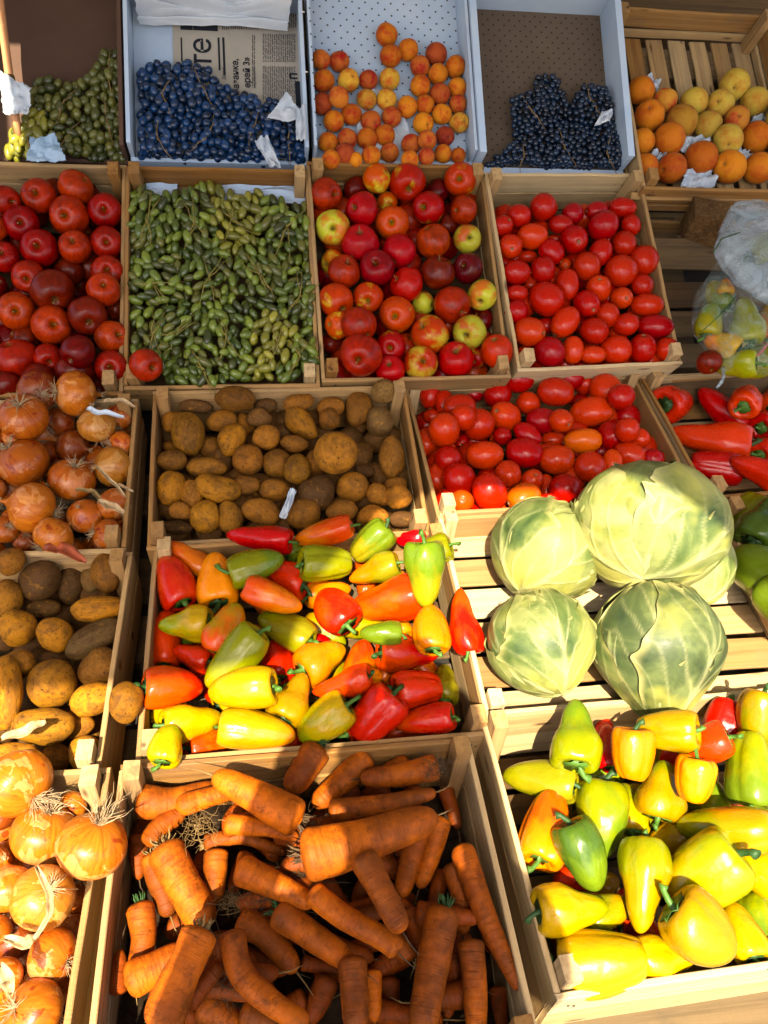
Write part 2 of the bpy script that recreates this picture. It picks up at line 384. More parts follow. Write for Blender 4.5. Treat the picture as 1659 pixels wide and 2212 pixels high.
def m_cabbage(name, dark, mid, pale):
    n = NB(name); vn = n.attr('vein', False).outputs['Fac']; c = n.coords(rand=False); a = n.noise(c, 8, 5, .62, .8); b = n.noise(c, 38, 5, .7)
    ed = n.attr('edge', False).outputs['Fac']
    col = n.ramp(a, [(.34, dark), (.46, mid), (.56, pale)])
    col = n.mix(n.ramp(n.noise(c, 5.5, 4, .6), [(.52, 0.), (.66, .6)]), col, (.50, .46, .07))
    vor = n.n('ShaderNodeTexVoronoi', feature='DISTANCE_TO_EDGE'); n.l(n.coords(rand=False), vor.inputs['Vector']); vor.inputs['Scale'].default_value = 46
    net = n.ramp(vor.outputs['Distance'], [(.0, 1.), (.045, 0.)])
    col = n.mix(n.math('MULTIPLY', vn, .42), col, (.60, .57, .27))
    col = n.mix(n.math('MULTIPLY', ed, .5), col, (.50, .44, .16))
    col = n.mix(n.ramp(b, [(.68, 0.), (.75, .75)]), col, (.22, .12, .03))
    n.bump(n.math('ADD', n.math('MULTIPLY', vn, .5), n.math('MULTIPLY', n.noise(c, 16, 5), 1.2)), .6, .005)
    return n.done(col, n.ramp(a, [(.3, .42), (.7, .6)]), .35, .02, .2, .1, (.012, .014, .004))
CAB_PALE = m_cabbage('pale_cabbage_leaf', (.10, .145, .03), (.20, .235, .06), (.34, .34, .13))
CAB_GREEN = m_cabbage('green_cabbage_leaf', (.035, .068, .018), (.095, .135, .033), (.21, .235, .075))
CAB_DARK = m_cabbage('shaded_cabbage_leaf', (.028, .047, .018), (.062, .088, .028), (.135, .165, .052))  # darker leaf copy, the shadow over the front head put into its colour

# ------------------------------------------------------------------ rows of the stepped display (rim planes) and crates
class Plane:
    """local frame: x along the display, y up the slope (away), z out of the crate"""
    def __init__(s, x, y, z, tilt, yaw=0.):
        s.M = Matrix.Translation((x, y, z)) @ Matrix.Rotation(D(yaw), 4, 'Z') @ Matrix.Rotation(D(tilt), 4, 'X')
        s.n = (s.M.to_3x3() @ Vector((0, 0, 1))).normalized(); s.I = s.M.inverted()
    def hit(s, px, py, wz=0.):
        p0 = s.M @ Vector((0, 0, wz)); d = ray(px, py)
        return CAM + d*(s.n.dot(p0-CAM)/s.n.dot(d))

def proj(p):
    q = Vector(p)-CAM; z = q.dot(Fw); return 829.5+FOC*q.dot(Rt)/z, 1106-FOC*q.dot(Up)/z, z

_planks = {}
def plank_mesh(l, wd, t, mat):
    k = (round(l, 3), round(wd, 4), round(t, 4), mat.name, rnd.randrange(2))
    if k in _planks: return _planks[k]
    r = random.Random(hash(k[:3]) & 0xffff)
    n = 7; b = min(.0012, t*.2); V = []; F = []
    sec = [(-wd/2+b, -t/2), (wd/2-b, -t/2), (wd/2, -t/2+b), (wd/2, t/2-b), (wd/2-b, t/2), (-wd/2+b, t/2), (-wd/2, t/2-b), (-wd/2, -t/2+b)]
    for i in range(n):
        x = -l/2 + l*i/(n-1); dy = r.uniform(-1, 1)*min(.0014, wd*.04); dw = 1+r.uniform(-1, 1)*.018; dz = r.uniform(-1, 1)*.0004
        for (y, z) in sec: V.append((x + (r.uniform(-.001, .001) if i in (0, n-1) else 0), y*dw+dy, z+dz))
    for i in range(n-1):
        for j in range(8): F.append((i*8+j, (i+1)*8+j, (i+1)*8+(j+1) % 8, i*8+(j+1) % 8))
    F.append(tuple(range(8))); F.append(tuple((n-1)*8+j for j in range(8))[::-1])
    me = mesh_np('plank', V, F, False, mat); _planks[k] = me; return me

def plank(name, parent, c, l, wd, t, mat, ax='x', up='z', jitter=.004):
    """a board: length along ax, width along the third axis, thickness along up (parent-local)"""
    A = {'x': Vector((1, 0, 0)), 'y': Vector((0, 1, 0)), 'z': Vector((0, 0, 1))}
    X = A[ax] if isinstance(ax, str) else ax.normalized(); Z = A[up] if isinstance(up, str) else up.normalized(); Y = Z.cross(X)
    M = Matrix((X, Y, Z)).transposed().to_4x4() @ Matrix.Rotation(rnd.uniform(-1, 1)*jitter, 4, 'Z') @ Matrix.Rotation(rnd.uniform(-1, 1)*jitter*.5, 4, 'X')
    M.translation = Vector(c)
    return link(name, plank_mesh(l, wd, t, mat), parent, None, M)

_nail = None
def nail(parent, c, ax):
    global _nail
    if _nail is None:
        V, F = revolve(lambda t, p: .0022*math.sin(PI*min(t*1.0, 1)), lambda t, p: .0012*math.cos(PI*t), 4, 8); _nail = mesh_np('nail', V, F, True, NAIL)
    q = Vector((0, 0, 1)).rotation_difference(Vector(ax)).to_matrix().to_4x4(); q.translation = Vector(c)
    link('nail', _nail, parent, None, q)

def crate(label, x, y, z, tilt, yaw, W, L, H=.13, mat=None, fdir='x', nf=6, group='wooden crates on the stepped display', post=.024, cat='crate', pw=.022, fgap=.012, toph=.058, lowh=.062, floor_mat=None):
    mat = mat or WOOD
    P = Plane(x, y, z, tilt, yaw)
    t = link('wooden_crate', None); t.matrix_world = P.M; tag(t, label, cat, group)
    th = .008; ph = H+post
    for (sx, sy) in ((0, 0), (1, 0), (0, 1), (1, 1)):
        cx = pw/2+.001 if sx == 0 else W-pw/2-.001; cy = .017 if sy == 0 else L-.017
        j = rnd.uniform(-.004, .004)
        plank('corner_post', t, (cx, cy, (post+j)/2-H/2), ph+j, pw, .03, mat, 'z', 'y', .02)
    zt = -toph/2; zb = -H+lowh/2+.004
    for s in (0, 1):
        yy = -th/2-.0005 if s == 0 else L+th/2+.0005
        for zz, hh in ((zt, toph), (zb, lowh)):
            plank('end_slat', t, (W/2, yy, zz+rnd.uniform(-.002, .002)), W+2*th, hh, th, mat, 'x', 'y')
        for xx in (.012, .02, W-.012, W-.02):
            nail(t, (xx, yy+(-th/2-.0006 if s == 0 else th/2+.0006), zt+rnd.uniform(-.018, .018)), (0, -1 if s == 0 else 1, 0))
            if s == 1: nail(t, (xx, yy-th/2-.0006, zt+rnd.uniform(-.018, .018)), (0, -1, 0))
    for s in (0, 1):
        xx = -th/2-.0005 if s == 0 else W+th/2+.0005
        for zz, hh in ((zt, toph), (zb, lowh)):
            plank('side_slat', t, (xx, L/2, zz+rnd.uniform(-.002, .002)), L, hh, th, mat, 'y', 'x')
    span = L if fdir == 'x' else W; wd = (span-fgap*(nf-1))/nf
    for i in range(nf):
        c = (i+.5)*wd+i*fgap; ww = wd*rnd.uniform(.93, 1.03)
        if fdir == 'x': plank('floor_slat', t, (W/2, c, -H-.003+rnd.uniform(-.001, .001)), W, ww, .006, floor_mat or mat, 'x', 'z')  # a dark floor_mat puts the shade of the gaps into the slat colour
        else: plank('floor_slat', t, (c, L/2, -H-.003+rnd.uniform(-.001, .001)), L, ww, .006, floor_mat or mat, 'y', 'z')
    return t, P
# ------------------------------------------------------------------ ground, stand, awning
def sheet(name, pts, th, mat, parent=None, kind=None):
    pts = [Vector(p) for p in pts]; n = (pts[1]-pts[0]).cross(pts[2]-pts[0]).normalized()*th
    k = len(pts); V = pts+[p-n for p in pts]; F = [tuple(range(k)), tuple(range(2*k-1, k-1, -1))]+[(i, i+k, (i+1) % k+k, (i+1) % k) for i in range(k)]
    o = link(name, mesh_np(name, V, F, False, mat), parent)
    if kind: o['kind'] = kind
    return o
sheet('ground', [(-60, -60, 0), (60, -60, 0), (60, 60, 0), (-60, 60, 0)], .3, ASPHALT, kind='structure')

CLOTH = m_paper('awning_cloth', (.10, .09, .085), (.13, .115, .105), 4)
nt = CLOTH.node_tree; tr_ = nt.nodes.new('ShaderNodeBsdfTranslucent'); tr_.inputs[0].default_value = (.5, .46, .42, 1); mx = nt.nodes.new('ShaderNodeMixShader'); mx.inputs[0].default_value = .1
nt.links.new(nt.nodes['Principled BSDF'].outputs[0], mx.inputs[1]); nt.links.new(tr_.outputs[0], mx.inputs[2]); nt.links.new(mx.outputs[0], nt.nodes['Material Output'].inputs[0])
aw = link('awning', None, M=Matrix.Translation((0, .5, 2.35))); tag(aw, 'brown cloth awning stretched over the whole market display', 'awning')
def awn(pts):      # cloth: one thin skin
    me = mesh_np('awning_panel', [(x, y-.5, z) for x, y, z in pts], [tuple(range(len(pts)))], False, CLOTH); link('awning_panel', me, aw)
fr = [(-3, -.68), (-.762, -.67), (-.543, -.665), (-.348, -.63), (-.30, -.50), (-.16, -.30), (-.05, -.25), (.20, -.26), (.36, -.42), (.51, -.56), (.8, -.62), (3.5, -.62)]
for a, b in zip(fr[:-1], fr[1:]): awn([(a[0], a[1], 0), (b[0], b[1], 0), (b[0], .70, 0), (a[0], .70, 0)])
awn([(-3, .70, 0), (-.83, .70, 0), (-.80, 1.10, 0), (-3, 1.10, 0)]); awn([(-.775, .70, 0), (3.5, .70, 0), (3.5, 1.10, 0), (-.765, 1.10, 0)])
awn([(-3, 1.10, 0), (3.5, 1.10, 0), (3.5, 3.6, .1), (-3, 3.6, .1)])
for x in (-2.6, 3.1):
    for y in (2.9,): plank('awning_post', aw, (x, y, -1.15), 2.4, .05, .05, WOOD_DARK, 'z', 'y')

st = link('display_stand', None, M=Matrix.Translation((0, 0, 0))); tag(st, 'stepped wooden stand of boards carrying the produce crates', 'stand')
def sp(P, a, b, wz, wd, n=1):
    A = P.M @ Vector(a); B = P.M @ Vector(b)
for (yc, zc, tl) in ((.33, .385, 3), (.57, .39, 3), (.75, .395, 7), (.98, .42, 7), (1.12, .43, 16), (1.30, .50, 16)):
    plank('shelf_board', st, (.15, yc, zc), 2.4, .10, .022, WOOD_DARK, 'x', Vector((0, -math.sin(D(tl)), math.cos(D(tl)))))
for k, (v, zz) in enumerate([(.06, 0), (.20, 0), (.33, 0), (.46, 0)]):
    q = Plane(-.7, 1.385, .72, 36).M @ Vector((0, v, -.165)); plank('shelf_board', st, (.05, q.y, q.z), 1.9, .09, .02, WOOD_DARK, 'x', Vector((0, -math.sin(D(36)), math.cos(D(36)))))
for k in range(4):
    q = Plane(-.7, 1.79, 1.03, 42).M @ Vector((0, .05+.11*k, -.15)); plank('shelf_board', st, (.25, q.y, q.z), 2.3, .08, .02, WOOD_DARK, 'x', Vector((0, -math.sin(D(42)), math.cos(D(42)))))
for k in range(5): plank('back_board', st, (.2, 2.34+.004*(k % 2), 1.02+.135*k), 2.9, .13, .02, WOOD_DARK, 'x', 'y')
prf = [(.20, .362), (.66, .368), (.72, .375), (1.05, .402), (1.08, .405), (1.36, .49), (1.45, .54), (1.95, .90), (2.30, 1.0)]
V = []; F = []
for i, (y, z) in enumerate(prf):
    for j in range(21): V.append((-1.0+2.4*j/20, y, z+.004*sn(j*.9, y*7, 0, 4)))
link('gap_shade_sheet', mesh_np('gap_shade_sheet', V, grid_faces(len(prf), 21), True, m_plain('gap_shade_dark', (.03, .026, .022), .8, .3, .3, 30, .4)), st)  # dark sheet added under the crates so the gaps between them stay dark
for x in (-.98, 1.42):
    for (y, h) in ((.33, .37), (1.0, .41), (1.5, .66), (2.0, .98)):
        plank('stand_leg', st, (x, y, h/2), h, .07, .045, WOOD_DARK, 'z', 'y')
for x in (-.95, 1.38):
    a = Vector((x, .3, .36)); b = Vector((x, 1.1, .40)); plank('side_rail', st, (a+b)/2, (b-a).length, .06, .03, WOOD_DARK, (b-a), 'x')
    a = Vector((x, 1.1, .40)); b = Vector((x, 2.15, 1.10)); plank('side_rail', st, (a+b)/2, (b-a).length, .06, .03, WOOD_DARK, (b-a), 'x')

# ------------------------------------------------------------------ crates (rim corner x, y, z, tilt, yaw, width, length)
CR = {}
def C_(key, *a, **k): CR[key] = crate(*a, **k)
C_('apL', 'wooden crate of dark red apples left of the long green grapes', -.695, 1.365, .712, 36, .5, .388, .50, H=.13, floor_mat=WOOD_DARK)
C_('grape', 'wooden crate heaped with long green grapes between the two apple crates', -.288, 1.377, .72, 36, .8, .366, .487, H=.12, nf=6, floor_mat=WOOD_DARK)
C_('apM', 'wooden crate of mixed red and yellow apples under the apricot tray', .098, 1.388, .727, 36, 2.0, .38, .495, H=.13, floor_mat=WOOD_DARK)
C_('tom1', 'wooden crate of plum tomatoes under the small black grapes', .507, 1.405, .74, 36, 4.5, .362, .462, H=.13, mat=WOOD_PALE, floor_mat=WOOD_DARK)
C_('onL', 'wooden crate of brown onions below the dark red apples', -.762, 1.03, .605, 18, .5, .488, .325, H=.13, floor_mat=WOOD_DARK)
C_('pot', 'wooden crate of earthy potatoes below the long green grapes', -.222, 1.037, .605, 18, 1.8, .485, .34, H=.13, floor_mat=WOOD_DARK)
C_('tom2', 'pale wooden crate of plum tomatoes right of the earthy potatoes', .296, 1.085, .612, 10, 3.0, .52, .372, H=.12, mat=WOOD_PALE, floor_mat=WOOD_DARK)
C_('red', 'wooden crate of red bell peppers, beside the lower tomato crate', .845, 1.115, .62, 10, 4.0, .5, .352, H=.075, mat=WOOD, nf=5)
C_('potL', 'wooden crate of potatoes in front of the brown onions', -.758, .645, .55, 7, -.5, .492, .385, H=.13, floor_mat=WOOD_DARK)
C_('pep', 'wooden crate heaped with red, orange and yellow peppers', -.203, .652, .552, 7, 1.2, .50, .395, H=.12, floor_mat=WOOD_DARK)
C_('cab', 'pale slatted wooden crate holding the large cabbages', .308, .69, .56, 7, 1.3, .548, .408, H=.055, mat=WOOD_PALE, nf=6, fgap=.008, toph=.05, lowh=.001, post=.012)
C_('grn', 'wooden crate of green peppers right of the cabbages', .872, .70, .562, 7, 1.0, .40, .405, H=.12, floor_mat=WOOD_DARK)
C_('onB', 'wooden crate of shiny sunlit onions in front of the potatoes', -.738, .258, .54, 3, -.5, .485, .375, H=.13, mat=WOOD_PALE, floor_mat=WOOD_DARK)
C_('car', 'wooden crate of soil covered carrots', -.213, .245, .54, 3, 1.0, .478, .385, H=.13, floor_mat=WOOD_DARK)
C_('yel', 'wooden crate of sunlit yellow peppers in front of the cabbages', .312, .31, .54, 3, 2.0, .50, .366, H=.12, mat=WOOD_PALE, floor_mat=WOOD_DARK)
C_('pea', 'wooden crate with slatted bottom holding the large peaches', .845, 1.762, 1.004, 36, 1.2, .40, .49, H=.085, fdir='y', nf=7, fgap=.014, mat=WOOD, toph=.05, lowh=.02)

q = CR['pea'][1].M @ Vector((0, -.004, -.122)); C_('pea2', 'empty wooden crate stacked right under the peach crate', q.x, q.y, q.z, 36, 1.2, .40, .49, H=.07, toph=.05, lowh=.01, post=.004)
def tray(key, label, x, y, z, tilt, yaw, W, L, H, floor, wall, th=.009):
    P = Plane(x, y, z, tilt, yaw); t = link('produce_tray', None); t.matrix_world = P.M; tag(t, label, 'tray', 'shallow lined trays along the top of the display')
    def box(nm, a, b, mt):
        c = [(p+q)/2 for p, q in zip(a, b)]; s = [q-p for p, q in zip(a, b)]
        V = [(c[0]+sx*s[0]/2, c[1]+sy*s[1]/2, c[2]+sz*s[2]/2) for sx in (-1, 1) for sy in (-1, 1) for sz in (-1, 1)]
        return link(nm, mesh_np(nm, V, [(0, 1, 3, 2), (4, 6, 7, 5), (0, 4, 5, 1), (2, 3, 7, 6), (0, 2, 6, 4), (1, 5, 7, 3)], False, mt), t)
    box('tray_bottom', (0, 0, -H-.004), (W, L, -H), floor)
    box('front_wall', (-th, -th, -H-.004), (W+th, -.0005, -H+.018), wall); box('back_wall', (-th, L+.0005, -H-.004), (W+th, L+th, 0), wall)
    box('side_wall', (-th, 0, -H-.004), (-.0005, L, 0), wall); box('side_wall', (W+.0005, 0, -H-.004), (W+th, L, 0), wall)
    CR[key] = (t, P); return t, P
tray('b1', 'brown cardboard tray of dull green grapes in the far corner', -.672, 1.805, 1.04, 44, 1, .356, .42, .075, CARD, CARD)
tray('b2', 'paper lined tray of blue grapes with an old newspaper in it', -.292, 1.815, 1.045, 44, 1.3, .366, .365, .075, LINER, LINER)
tray('b3', 'white perforated tray of small apricots above the mixed apples', .101, 1.82, 1.05, 44, 1.5, .352, .50, .07, FOAM, FOAM, .007)
tray('b4', 'brown perforated tray of small black grapes above the plum tomatoes', .478, 1.815, 1.05, 44, 1.3, .334, .405, .08, BROWNP, LINER, .016)

# the pallet seen between the tomato crate and the plastic bag
pal = link('wooden_pallet', None, M=Matrix.Translation((0, 0, 0))); tag(pal, 'old wooden pallet with a dark gap, behind the plastic bag', 'pallet')
Pp = Plane(.80, 1.40, .74, 36, 1.5)
def pb(v, wz, wd, nm='deck_plank', tilt=0, u=.36, l=.66, mt=WOOD_DARK, th=.016):
    q = Pp.M @ Vector((u, v, wz)); up = Pp.M.to_3x3() @ Vector((0, math.sin(D(tilt)), math.cos(D(tilt))))
    plank(nm, pal, q, l, wd, th, mt, Pp.M.to_3x3() @ Vector((1, 0, 0)), up)
for v, wd in ((.0, .06), (.08, .055), (.16, .06), (.235, .06)): pb(v, -.115, wd, tilt=-24)
pb(.325, -.085, .07, tilt=-24); pb(.455, -.045, .05, 'stringer_board', 50, mt=WOOD) 
# rough pressed block
bm = bmesh.new(); bmesh.ops.create_cube(bm, size=1); bmesh.ops.subdivide_edges(bm, edges=bm.edges, cuts=5, use_grid_fill=True)
for v_ in bm.verts:
    k = 1+.06*sn(v_.co.x*7, v_.co.y*7, v_.co.z*7, 3); v_.co = Vector((v_.co.x*.085*k, v_.co.y*.07*k, v_.co.z*.075*k))
me = bpy.data.meshes.new('pallet_block'); bm.to_mesh(me); bm.free(); me.materials.append(CHIP)
o = link('pallet_block', me, pal, None, Matrix.Translation(Pp.M @ Vector((.215, .385, -.045))) @ Matrix.Rotation(D(20), 4, 'X') @ Matrix.Rotation(D(-14), 4, 'Z'))

# pole leaning in the far left corner
Pq = CR['b1'][1]; pts = [Pq.hit(-14, -120, .05), Pq.hit(-4, -30, .035), Pq.hit(6, 60, .02), Pq.hit(20, 165, .01), Pq.hit(33, 250, .0), Pq.hit(40, 300, -.03)]
ps = link('corner_pole', None, M=Matrix.Translation(pts[3])); tag(ps, 'slim orange sunlit pole leaning over the brown cardboard tray', 'pole')
link('pole_shaft', mesh_np('pole_shaft', *tube_geo([q-pts[3] for q in pts], .0085, 12), True, m_plain('painted_pole', (.70, .33, .14), .5, .4, .1, 20)), ps)
for k in (1, 3): link('pole_ring', mesh_np('pole_ring', *tube_geo([pts[k]-pts[3], pts[k]-pts[3]+(pts[k+1]-pts[k]).normalized()*.012], .0105, 12), True, CHIP), ps)

# ------------------------------------------------------------------ the photographer (out of frame, throws the shadow over the carrots)
def skinned(name, verts, edges, rad, mat, parent, sub=2, root=0):
    me = bpy.data.meshes.new(name); me.from_pydata(verts, edges, []); o = link(name, me, parent)
    md = o.modifiers.new('skin', 'SKIN'); md.use_smooth_shade = True
    sk = me.skin_vertices[0].data
    for i, r in enumerate(rad): sk[i].radius = (r, r) if isinstance(r, (int, float)) else r
    sk[root].use_root = True
    s_ = o.modifiers.new('sub', 'SUBSURF'); s_.levels = s_.render_levels = sub
    me.materials.append(mat); return o
SKIN = m_plain('skin', (.42, .22, .14), .5, .4, .06, 12)
SHIRT = m_plain('cotton_shirt', (.10, .13, .18), .85, .2, .15, 60); JEANS = m_plain('blue_denim', (.035, .05, .10), .85, .2, .3, 90)
HAIR = m_plain('brown_hair', (.05, .03, .018), .6, .3, .3, 80)
per = link('person', None, M=Matrix.Translation((-.055, -.33, 0)))
tag(per, 'person in dark shirt and jeans holding a phone over the display', 'person')
hx, hy = 0, 0
bv = [(0, 0, .96), (0, 0, 1.12), (0, .01, 1.28), (0, 0, 1.42), (0, .01, 1.50), (0, .03, 1.58), (0, .04, 1.66), (0, .03, 1.72),   # 0-7 torso head
      (-.155, 0, 1.40), (-.185, .10, 1.20), (-.10, .27, 1.42), (-.03, .30, 1.50),   # left arm 8-11
      (.155, 0, 1.40), (.175, .10, 1.20), (.15, .26, 1.42), (.125, .30, 1.50),       # right arm 12-15
      (-.10, 0, .90), (-.12, .01, .50), (-.13, -.02, .09), (-.13, .10, .04),       # left leg
      (.10, 0, .90), (.12, .01, .50), (.13, -.02, .09), (.13, .10, .04)]
be = [(0, 1), (1, 2), (2, 3), (3, 4), (4, 5), (5, 6), (6, 7), (3, 8), (8, 9), (9, 10), (10, 11), (3, 12), (12, 13), (13, 14), (14, 15), (0, 16), (16, 17), (17, 18), (18, 19), (0, 20), (20, 21), (21, 22), (22, 23)]
br = [(.155, .11), (.14, .10), (.16, .11), (.12, .09), .055, .075, .095, .07, .065, .045, .032, .03, .065, .045, .032, .03, .085, .06, .042, .035, .085, .06, .042, .035]
skinned('body', bv, be, br, SKIN, per)
k = [0, 1, 2, 3, 8, 9, 12, 13]; mp_ = {a: i for i, a in enumerate(k)}
skinned('shirt', [bv[i] for i in k], [(mp_[a], mp_[b]) for a, b in be if a in mp_ and b in mp_], [tuple(c*1.13 for c in br[i]) if isinstance(br[i], tuple) else br[i]*1.25 for i in k], SHIRT, per)
k = [0, 16, 17, 18, 20, 21, 22]; mp_ = {a: i for i, a in enumerate(k)}
skinned('jeans', [bv[i] for i in k], [(mp_[a], mp_[b]) for a, b in be if a in mp_ and b in mp_], [tuple(c*1.1 for c in br[i]) if isinstance(br[i], tuple) else br[i]*1.2 for i in k], JEANS, per)
V, F = revolve(lambda t, p: .102*math.sin(PI*t*.62)*(1+.03*math.sin(9*p)), lambda t, p: .10*math.cos(PI*t*.62), 10, 24)
link('hair', mesh_np('hair', V, F, True, HAIR), per, None, Matrix.Translation((0, .02, 1.695)) @ Matrix.Rotation(D(18), 4, 'X'))
V, F = revolve(lambda t, p: .011*math.sin(PI*t), lambda t, p: .022*math.cos(PI*t), 6, 8); link('nose', mesh_np('nose', V, F, True, SKIN), per, None, Matrix.Translation((0, .135, 1.63)))
for s in (-1, 1):
    V, F = revolve(lambda t, p: .011*math.sin(PI*t), lambda t, p: .011*math.cos(PI*t), 6, 8); link('eye', mesh_np('eye', V, F, True, m_plain('eye', (.7, .7, .7), .2)), per, None, Matrix.Translation((s*.033, .125, 1.665)))
    V, F = revolve(lambda t, p: .018*math.sin(PI*t), lambda t, p: .03*math.cos(PI*t), 6, 8); link('ear', mesh_np('ear', V, F, True, SKIN), per, None, Matrix.Translation((s*.095, .03, 1.65)))
    hxx = -.035 if s < 0 else .125
    for f_ in range(4):
        z0 = 1.535-.02*f_; ln = (.07, .078, .074, .058)[f_]
        skinned('finger', [(hxx, .30, z0-.02), (hxx-s*.012, .325+.0*f_, z0-.005), (hxx-s*.030, .318, z0+.004), (hxx-s*(.030+ln*.3), .306, z0+.006)], [(0, 1), (1, 2), (2, 3)], [.010, .0085, .008, .007], SKIN, per, 1)
    skinned('thumb', [(hxx, .295, 1.50), (hxx-s*.02, .28, 1.515), (hxx-s*.042, .287, 1.53)], [(0, 1), (1, 2)], [.012, .010, .009], SKIN, per, 1)
ph = CAM - Fw*.012
phm = Matrix((Rt, Up, -Fw)).transposed().to_4x4(); phm.translation = ph + Rt*.0 - Up*.045
bm = bmesh.new(); bmesh.ops.create_cube(bm, size=1)
for v_ in bm.verts: v_.co = Vector((v_.co.x*.075, v_.co.y*.155, v_.co.z*.008))
bmesh.ops.bevel(bm, geom=bm.edges[:], offset=.003, segments=2, affect='EDGES'); me = bpy.data.meshes.new('phone'); bm.to_mesh(me); bm.free(); me.materials.append(m_plain('phone_shell', (.02, .02, .022), .3))
phn = link('phone', me); phn.matrix_world = phm; tag(phn, 'black phone held up in both hands over the display', 'phone')

SOIL = m_plain('dark_soil', (.03, .018, .010), .95, .1, .5, 90, .8)  # soil bed, added also to blacken the shaded gaps between the carrots
Pc = CR['car'][1]; V = []; nn = 60
for i in range(nn):
    for j in range(nn):
        x, y = .003+.472*j/(nn-1), .003+.379*i/(nn-1); V.append((x, y, -.118+.012*sn(x*40, y*40, 0, 3)+.006*sn(x*130, y*130, 0, 5)))
o = link('soil', mesh_np('soil', V, grid_faces(nn, nn), True, SOIL)); o.matrix_world = Pc.M; tag(o, 'dark crumbs of soil under the carrots', 'soil', kind='stuff')
# ------------------------------------------------------------------ base meshes of the produce
def prof(P):
    """Catmull-Rom through (r, z) points, evaluated for t in 0..1"""
    n = len(P)-1
    def f(t):
        x = min(max(t, 0), 1)*n; i = min(int(x), n-1); u = x-i
        p = [P[max(i-1, 0)], P[i], P[i+1], P[min(i+2, n)]]
        return tuple(.5*((2*p[1][k])+(-p[0][k]+p[2][k])*u+(2*p[0][k]-5*p[1][k]+4*p[2][k]-p[3][k])*u*u+(-p[0][k]+3*p[1][k]-3*p[2][k]+p[3][k])*u**3) for k in (0, 1))
    return f
def solid(name, P, nt_, ns, seed, wob=.03, lobe=None, bend=0., mat=None, fr=1.):
    f = prof(P)
    V, F = revolve(lambda t, p: max(f(t)[0], 1e-4)*(lobe(t, p) if lobe else 1), lambda t, p: f(t)[1], nt_, ns)
    out = []
    for v in V:
        v = Vector(v); k = 1+wob*sn(v.x*2.2*fr, v.y*2.2*fr, v.z*2.2*fr, seed)
        v = v*k; v.x += bend*v.z*v.z; out.append(v)
    return mesh_np(name, out, F, True, mat)

APPLE = []
for s in range(4):
    P = [(0, .60), (.10, .70), (.24, .88), (.48, .93), (.80, .74), (.98, .32), (1, -.02), (.88, -.45), (.62, -.78), (.36, -.90), (.18, -.85), (0, -.74)]
    APPLE.append(lambda mat, s=s, P=P, c={}: c.setdefault(mat.name, solid('apple', [(r*(1+.03*s*(z < 0)), z*(1-.03*s)) for r, z in P], 20, 26, s, .035, lambda t, p: 1+.022*math.cos(5*p+s)*t*t, 0, mat)))
def m_tom(k):
    P = [(0, .90), (.08, .92), (.22, .985), (.5, .89), (.82, .60), (1, .05), (.93, -.42), (.66, -.80), (.3, -.97), (0, -1.0)]
    return solid('tomato', P, 18, 24, k+20, .028, lambda t, p: 1+.018*math.cos((3+k % 2)*p+k)*(1-t), 0, TOMATO)
TOMS = [m_tom(k) for k in range(5)]
def m_stone(k, nm):
    P = [(0, .80), (.10, .86), (.30, .96), (.66, .82), (.95, .40), (1, 0), (.93, -.42), (.68, -.76), (.34, -.94), (0, -.98)]
    return solid(nm, P, 16, 28, k+40, .025, lambda t, p: 1-.07*math.exp(-((p-PI)/.22)**2)*math.sin(PI*min(t*1.2, 1)), 0, FUZZ)
APRI = [m_stone(k, 'apricot') for k in range(3)]; PEACH = [m_stone(k+5, 'peach') for k in range(3)]
def m_pot(k):
    r = random.Random(k*7+1); eyes = [(r.uniform(.15, .85), r.uniform(0, 2*PI)) for _ in range(7)]
    def lobe(t, p):
        v = 1.
        for (te, pe) in eyes:
            dp = (p-pe+PI) % (2*PI)-PI; v -= .07*math.exp(-((t-te)/.045)**2-(dp/.22)**2)
        return v
    V, F = revolve(lambda t, p: math.sin(PI*t)**.92*lobe(t, p), lambda t, p: math.cos(PI*t), 20, 24)
    o = []
    for v in V:
        v = Vector(v); kk = 1+.19*sn(v.x*1.25, v.y*1.25, v.z*1.25, k)+.05*sn(v.x*3.2, v.y*3.2, v.z*3.2, k+3); v = v*kk; v.x += .10*math.sin(k)*v.z*v.z; o.append(v)
    return mesh_np('potato', o, F, True, POTATO)
POTS = [m_pot(k) for k in range(7)]
def m_on(k):
    P = [(0, 1.16+.08*k), (.05, 1.15+.07*k), (.09, 1.0), (.24, .86), (.62, .66), (.93, .30), (1, -.08), (.88, -.48), (.58, -.77), (.28, -.89), (.12, -.88), (0, -.84)]
    return solid('onion', P, 22, 30, k+60, .02, lambda t, p: 1+.008*math.cos(13*p+k), 0, ONION)
ONS = [m_on(k) for k in range(3)]
def tuft(nm, n, ln, spread, th, mat, seed, base=.06):
    r = random.Random(seed); parts = []
    for i in range(n):
        a = r.uniform(0, 2*PI); q = r.uniform(.2, 1)*spread; l = ln*r.uniform(.5, 1.1); b = base*r.uniform(.2, 1)
        x0, y0 = b*math.cos(a), b*math.sin(a); a2 = a+r.uniform(-.8, .8)
        pts = [(x0, y0, 0)]
        for j in (1, 2, 3):
            f_ = j/3; pts.append((x0+math.cos(a2)*l*q*f_**.8+r.uniform(-.08, .08)*ln, y0+math.sin(a2)*l*q*f_**.8+r.uniform(-.08, .08)*ln, -l*f_*(1-.55*q*f_)+r.uniform(-.05, .05)*ln))
        parts.append(tube_geo(pts, [th, th*.85, th*.6, th*.25], 4, False))
    return mesh_np(nm, *join(parts), True, mat)
ROOTS = [tuft('roots', 34, .62, 1.2, .014, ROOT, s, .10) for s in range(3)]
ROOTS_LONG = [tuft('roots', 46, 1.15, .8, .013, ROOT, s+9, .10) for s in range(2)]
NECKS = [tuft('dry_neck', 12, .75, .7, .035, HUSK, s+20, .05) for s in range(3)]
